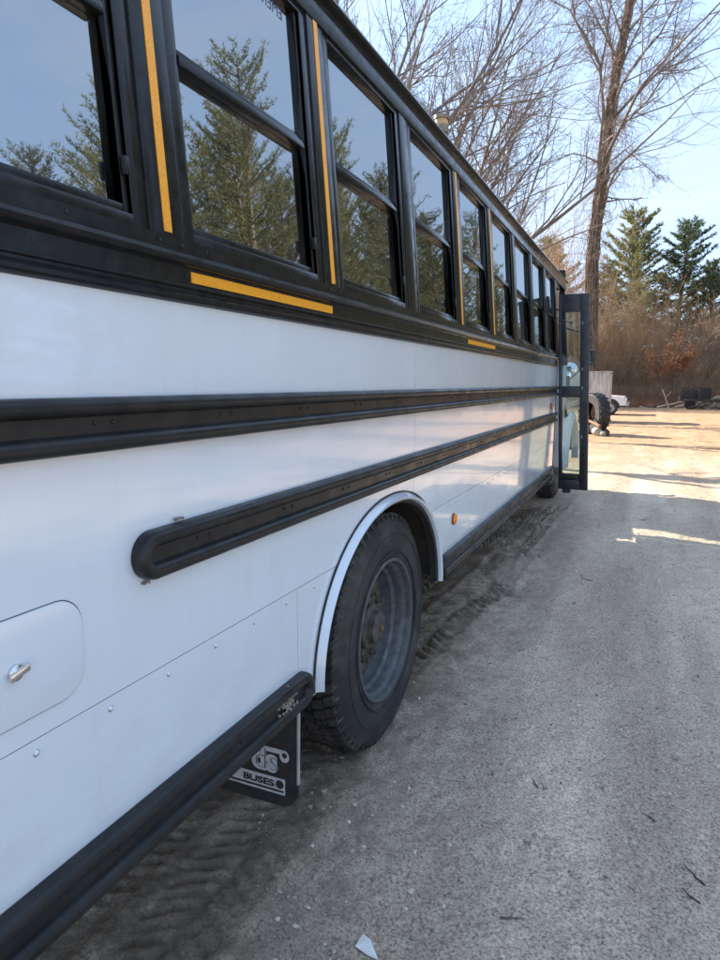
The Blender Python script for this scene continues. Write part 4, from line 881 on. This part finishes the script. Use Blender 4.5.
# white pickup seen front end first
cp = at(625, 415, 35.6); cx = cp[0]; cy = 35.6
car = thing('parked_pickup', 'white parked pickup truck with its nose past the trailer box', 'car', (cx-2.2, cy+0.9, 0))
side = [(0.0, 0.48), (0.05, 0.78), (-0.10, 0.93), (-1.30, 1.02), (-1.75, 1.50), (-2.9, 1.52), (-3.1, 1.05), (-4.7, 1.03), (-4.75, 0.5)]
MB().sweep([[(cx+a, cy+y, b) for a, b in side] for y in (0.0, 1.75)], True, True, False).build('body', 'car_white', car)
MB().add([(cx+a, cy-0.004, b) for a, b in ((-1.42, 1.06), (-1.80, 1.44), (-2.85, 1.46), (-3.0, 1.08))], [(0, 1, 2, 3)]).build('side_window', 'window_glass', car)
for x in (-0.72, -3.9):
    w = MB().lathe([(0.22, 0.0), (0.34, -0.01), (0.36, 0.03), (0.36, 0.2), (0.22, 0.22)], 28, 'Y', (cx+x, cy-0.03, 0.36), True).build('wheel', 'tyre_rubber', car)
    MB().lathe([(0.23, 0.0), (0.21, 0.03), (0.08, 0.01), (0.0, 0.0)], 20, 'Y', (cx+x, cy-0.035, 0.36)).build('rim', 'grey_trim', w)
    q = [(cx+x+0.46*math.cos(math.pi*k/14), 0.36+0.46*math.sin(math.pi*k/14)) for k in range(15)]
    MB().add([(a, cy-0.008, b) for a, b in q], [tuple(range(15))]).build('wheel_arch', 'rubber', car)
MB().bbox((cx+0.0, cy-0.02, 0.44), (cx+0.14, cy+1.77, 0.66), 0.03).build('bumper', 'grey_trim', car)
MB().bbox((cx-0.13, cy-0.012, 0.72), (cx+0.052, cy+0.35, 0.86), 0.02).build('headlight', 'chrome', car)
MB().bbox((cx+0.02, cy+0.36, 0.68), (cx+0.06, cy+1.4, 0.86), 0.01).build('grille', 'rail_black', car)
# black trailer with drawbar on the right
tp = at(681, 406, 45.5); tx = tp[0]; TY = 45.5
ut = thing('utility_trailer', 'small black open trailer with long beam at right edge of yard', 'trailer', (tx+0.9, TY+0.5, 0))
for a, b in (((tx, TY, 0.55), (tx+0.07, TY+0.07, 1.35)), ((tx+0.55, TY, 0.55), (tx+0.62, TY+0.07, 1.32)), ((tx, TY, 1.28), (tx+1.6, TY+0.07, 1.35)), ((tx, TY, 0.5), (tx+1.6, TY+0.07, 0.58)), ((tx, TY+1.0, 0.5), (tx+0.07, TY+1.07, 1.35))): MB().bbox(a, b, 0.006).build('frame_bar', 'machine_dark', ut)
MB().bbox((tx+0.98, TY-0.02, 0.56), (tx+1.62, TY+1.05, 1.28), 0.01).build('black_box', 'rubber', ut)
MB().bbox((tx+0.1, TY+1.0, 0.58), (tx+0.98, TY+1.03, 1.2), 0.006).build('back_board', 'machine_dark', ut)
MB().bbox((tx+1.2, TY-0.1, 0.44), (tx+5.2, TY+0.06, 0.66), 0.02).build('beam', 'machine_dark', ut)
MB().tube([(tx+1.25, TY-0.05, 0.5), (tx+0.75, TY-0.3, 0.18), (tx+0.4, TY-0.4, 0.10)], 0.05, 8).build('drawbar', 'machine_dark', ut)
for x in (tx+0.5, tx+4.6): MB().lathe([(0.0, 0.0), (0.2, 0.0), (0.3, 0.0), (0.33, 0.05), (0.33, 0.17), (0.0, 0.2)], 22, 'Y', (x, TY+0.3, 0.30)).build('wheel', 'tyre_rubber', ut)
for k, (px, s, lb) in enumerate(((694, .55, 'low pale tan boulder under the black trailer beam'), (709, .62, 'pale boulder above the beam at the right edge, left one'), (722, .85, 'largest pale boulder at the right edge behind the beam'), (702, .34, 'small pale boulder between two larger ones'), (651, .22, 'small pale stone at foot of brush, left of the leaning stick'))):
    q = at(px, 405, 47.0+0.2*k); m = MB(); blob(m, (q[0], 47.0+0.2*k, s*0.35), (s, s*0.8, s*(0.62 if k else 0.5)), rb, 3); tag(m.build('boulder', 'boulder'), lb, 'boulder')
q = at(669, 405, 46.4); rs_ = np.random.default_rng(2); stk = thing('dead_stick', 'pale bare stick leaning at the foot of the brush', 'branch', (q[0], 46.4, 0))
o = link('stem', npmesh('stem', *tubes_np([path(rs_, (0, 0, -0.02), (-.25, 0, 1), 1.35, .05, .03, 6, .05, 0), path(rs_, (-.2, 0, .7), (.5, 0, .6), .5, .03, .012, 4, .1, 0)], 6), 'pale_wood', True)); o.parent = stk
for k, (px, py, ln, an) in enumerate(((676, 404, 2.2, 0.5), (655, 407, 1.8, 0.1), (689, 401, 1.6, 0.9))):
    q = at(px, py, 46.8); lg = thing('fallen_branch', ('grey fallen branch sloping up to the black trailer', 'pale fallen branch lying flat left of the leaning stick', 'short branch propped under the trailer frame')[k], 'branch', (q[0], 46.8, 0))
    P = path(rs_, (-ln/2, 0, 0.06), (1, 0, 0.12*an*3), ln, .06, .025, 7, .10, 0); o = link('stem', npmesh('stem', *tubes_np([P]+kids(rs_, *P, 4, .3, 1, .35, .7, .1, .1, 3, .012), 5), 'pale_wood', True)); o.parent = lg

# ------------------------------------------------------------------ litter on the near ground
rg = np.random.default_rng(77)
ico = bmesh.new(); bmesh.ops.create_icosphere(ico, subdivisions=1, radius=1); iv = np.array([v.co[:] for v in ico.verts]); fi = np.array([[v.index for v in f.verts] for f in ico.faces]); ico.free()
n = 9000; dpt = 0.9*(14/0.9)**(rg.random(n)**1.15); lat = rg.uniform(-0.75, 0.33, n); x = 0.95+dpt*lat*0.9; y = dpt; ok = (x > -1.2) & (x < 5); x, y = x[ok], y[ok]; n = len(x)
s = 0.0016+0.0085*rg.random(n)**9+0.0004*y; z = ground_h(x, y)+s*0.15
V = (iv[None]*(0.55+0.8*rg.random((n, 12, 1)))*s[:, None, None]*(0.7+0.7*rg.random((n, 1, 3)))*np.array([1, 1, 0.7])+np.stack([x, y, z], 1)[:, None]).reshape(-1, 3); Ff = (fi[None]+np.arange(n)[:, None, None]*12).reshape(-1, 3)
tag(link('gravel', npmesh('gravel', V, Ff, 'pebble', False)), 'loose small stones scattered over the grey dirt', 'gravel', kind='stuff')
def on_ground(px, py):
    d = ray(px, py); p = CAM+d*(-CAM[2]/d[2]); p[2] = GZ(p[0], p[1]); return p
pq = [on_ground(*q) for q in ((355, 939), (363, 928.5), (371, 936), (378, 951), (367, 945), (365.5, 937.5))]
m = MB(); top = [(p_[0], p_[1], p_[2]+dz) for p_, dz in zip(pq, (0.006, 0.016, 0.018, 0.008, 0.004, 0.021))]
m.add(top, [(0, 5, 1), (1, 5, 2), (2, 5, 3), (3, 5, 4), (4, 5, 0)]); m.add([(a, b, c-0.0012) for a, b, c in top], [(1, 5, 0), (2, 5, 1), (3, 5, 2), (4, 5, 3), (0, 5, 4)])
tag(m.build('paper_scrap', 'paper'), 'torn white paper scrap lying on the dirt at the bottom edge', 'paper')
tw = [(538, 785, .055, 1.9, 'short dark twig right of the rear wheel, nearest the picture centre'), (500, 912, .075, .2, 'curved dark twig lying near the bottom of the picture'), (655, 818, .05, 2.2, 'short twig on the right, above the two long ones'), (705, 880, .10, 2.3, 'long thin twig at the right edge, upper of the pair'), (700, 900, .09, 2.35, 'long thin twig at the right edge, lower of the pair'), (592, 583, .10, 2.6, 'dark twig on the track level with the orange marker lamp'), (640, 520, .16, .3, 'twig lying far up the track near the sun patch'), (447, 778, .09, .25, 'pale straw beside the rear tyre track')]
for k, (px, py, ln, a, lb) in enumerate(tw):
    q = on_ground(px, py); P = path(rg, (0, 0, 0.004), (math.cos(a), math.sin(a), 0), ln, .0022+.004*ln/.1*.4, .0012, 7, .12, 0)
    for i in range(len(P[0])): P[0][i, 2] = GZ(q[0]+P[0][i, 0], q[1]+P[0][i, 1])-q[2]+0.004
    t_ = tag(link('twig', npmesh('twig', *tubes_np([P]+kids(rg, *P, 2, .3, .8, .3, .8, 0, .1, 3, .001), 5), 'twig_wood' if k != 7 else 'pale_wood', True)), lb, 'twig'); t_.location = tuple(q)
n = 900; x = rg.uniform(-1.0, 3.2, n); y = 1.0*(13/1.0)**rg.random(n); L = 0.012+0.03*rg.random(n); a = rg.random(n)*6.28
P0 = np.stack([x, y, ground_h(x, y)+.003], 1); x2, y2 = x+L*np.cos(a), y+L*np.sin(a); P1 = np.stack([x2, y2, ground_h(x2, y2)+.004], 1)
V, Ff = sticks(P0, P1, np.full(n, .0007)+.0001*y, np.full(n, .0005)+.0001*y); tag(link('plant_litter', npmesh('plant_litter', V, Ff, 'twig_wood')), 'tiny bits of stem and pine needle on the dirt', 'litter', kind='stuff')
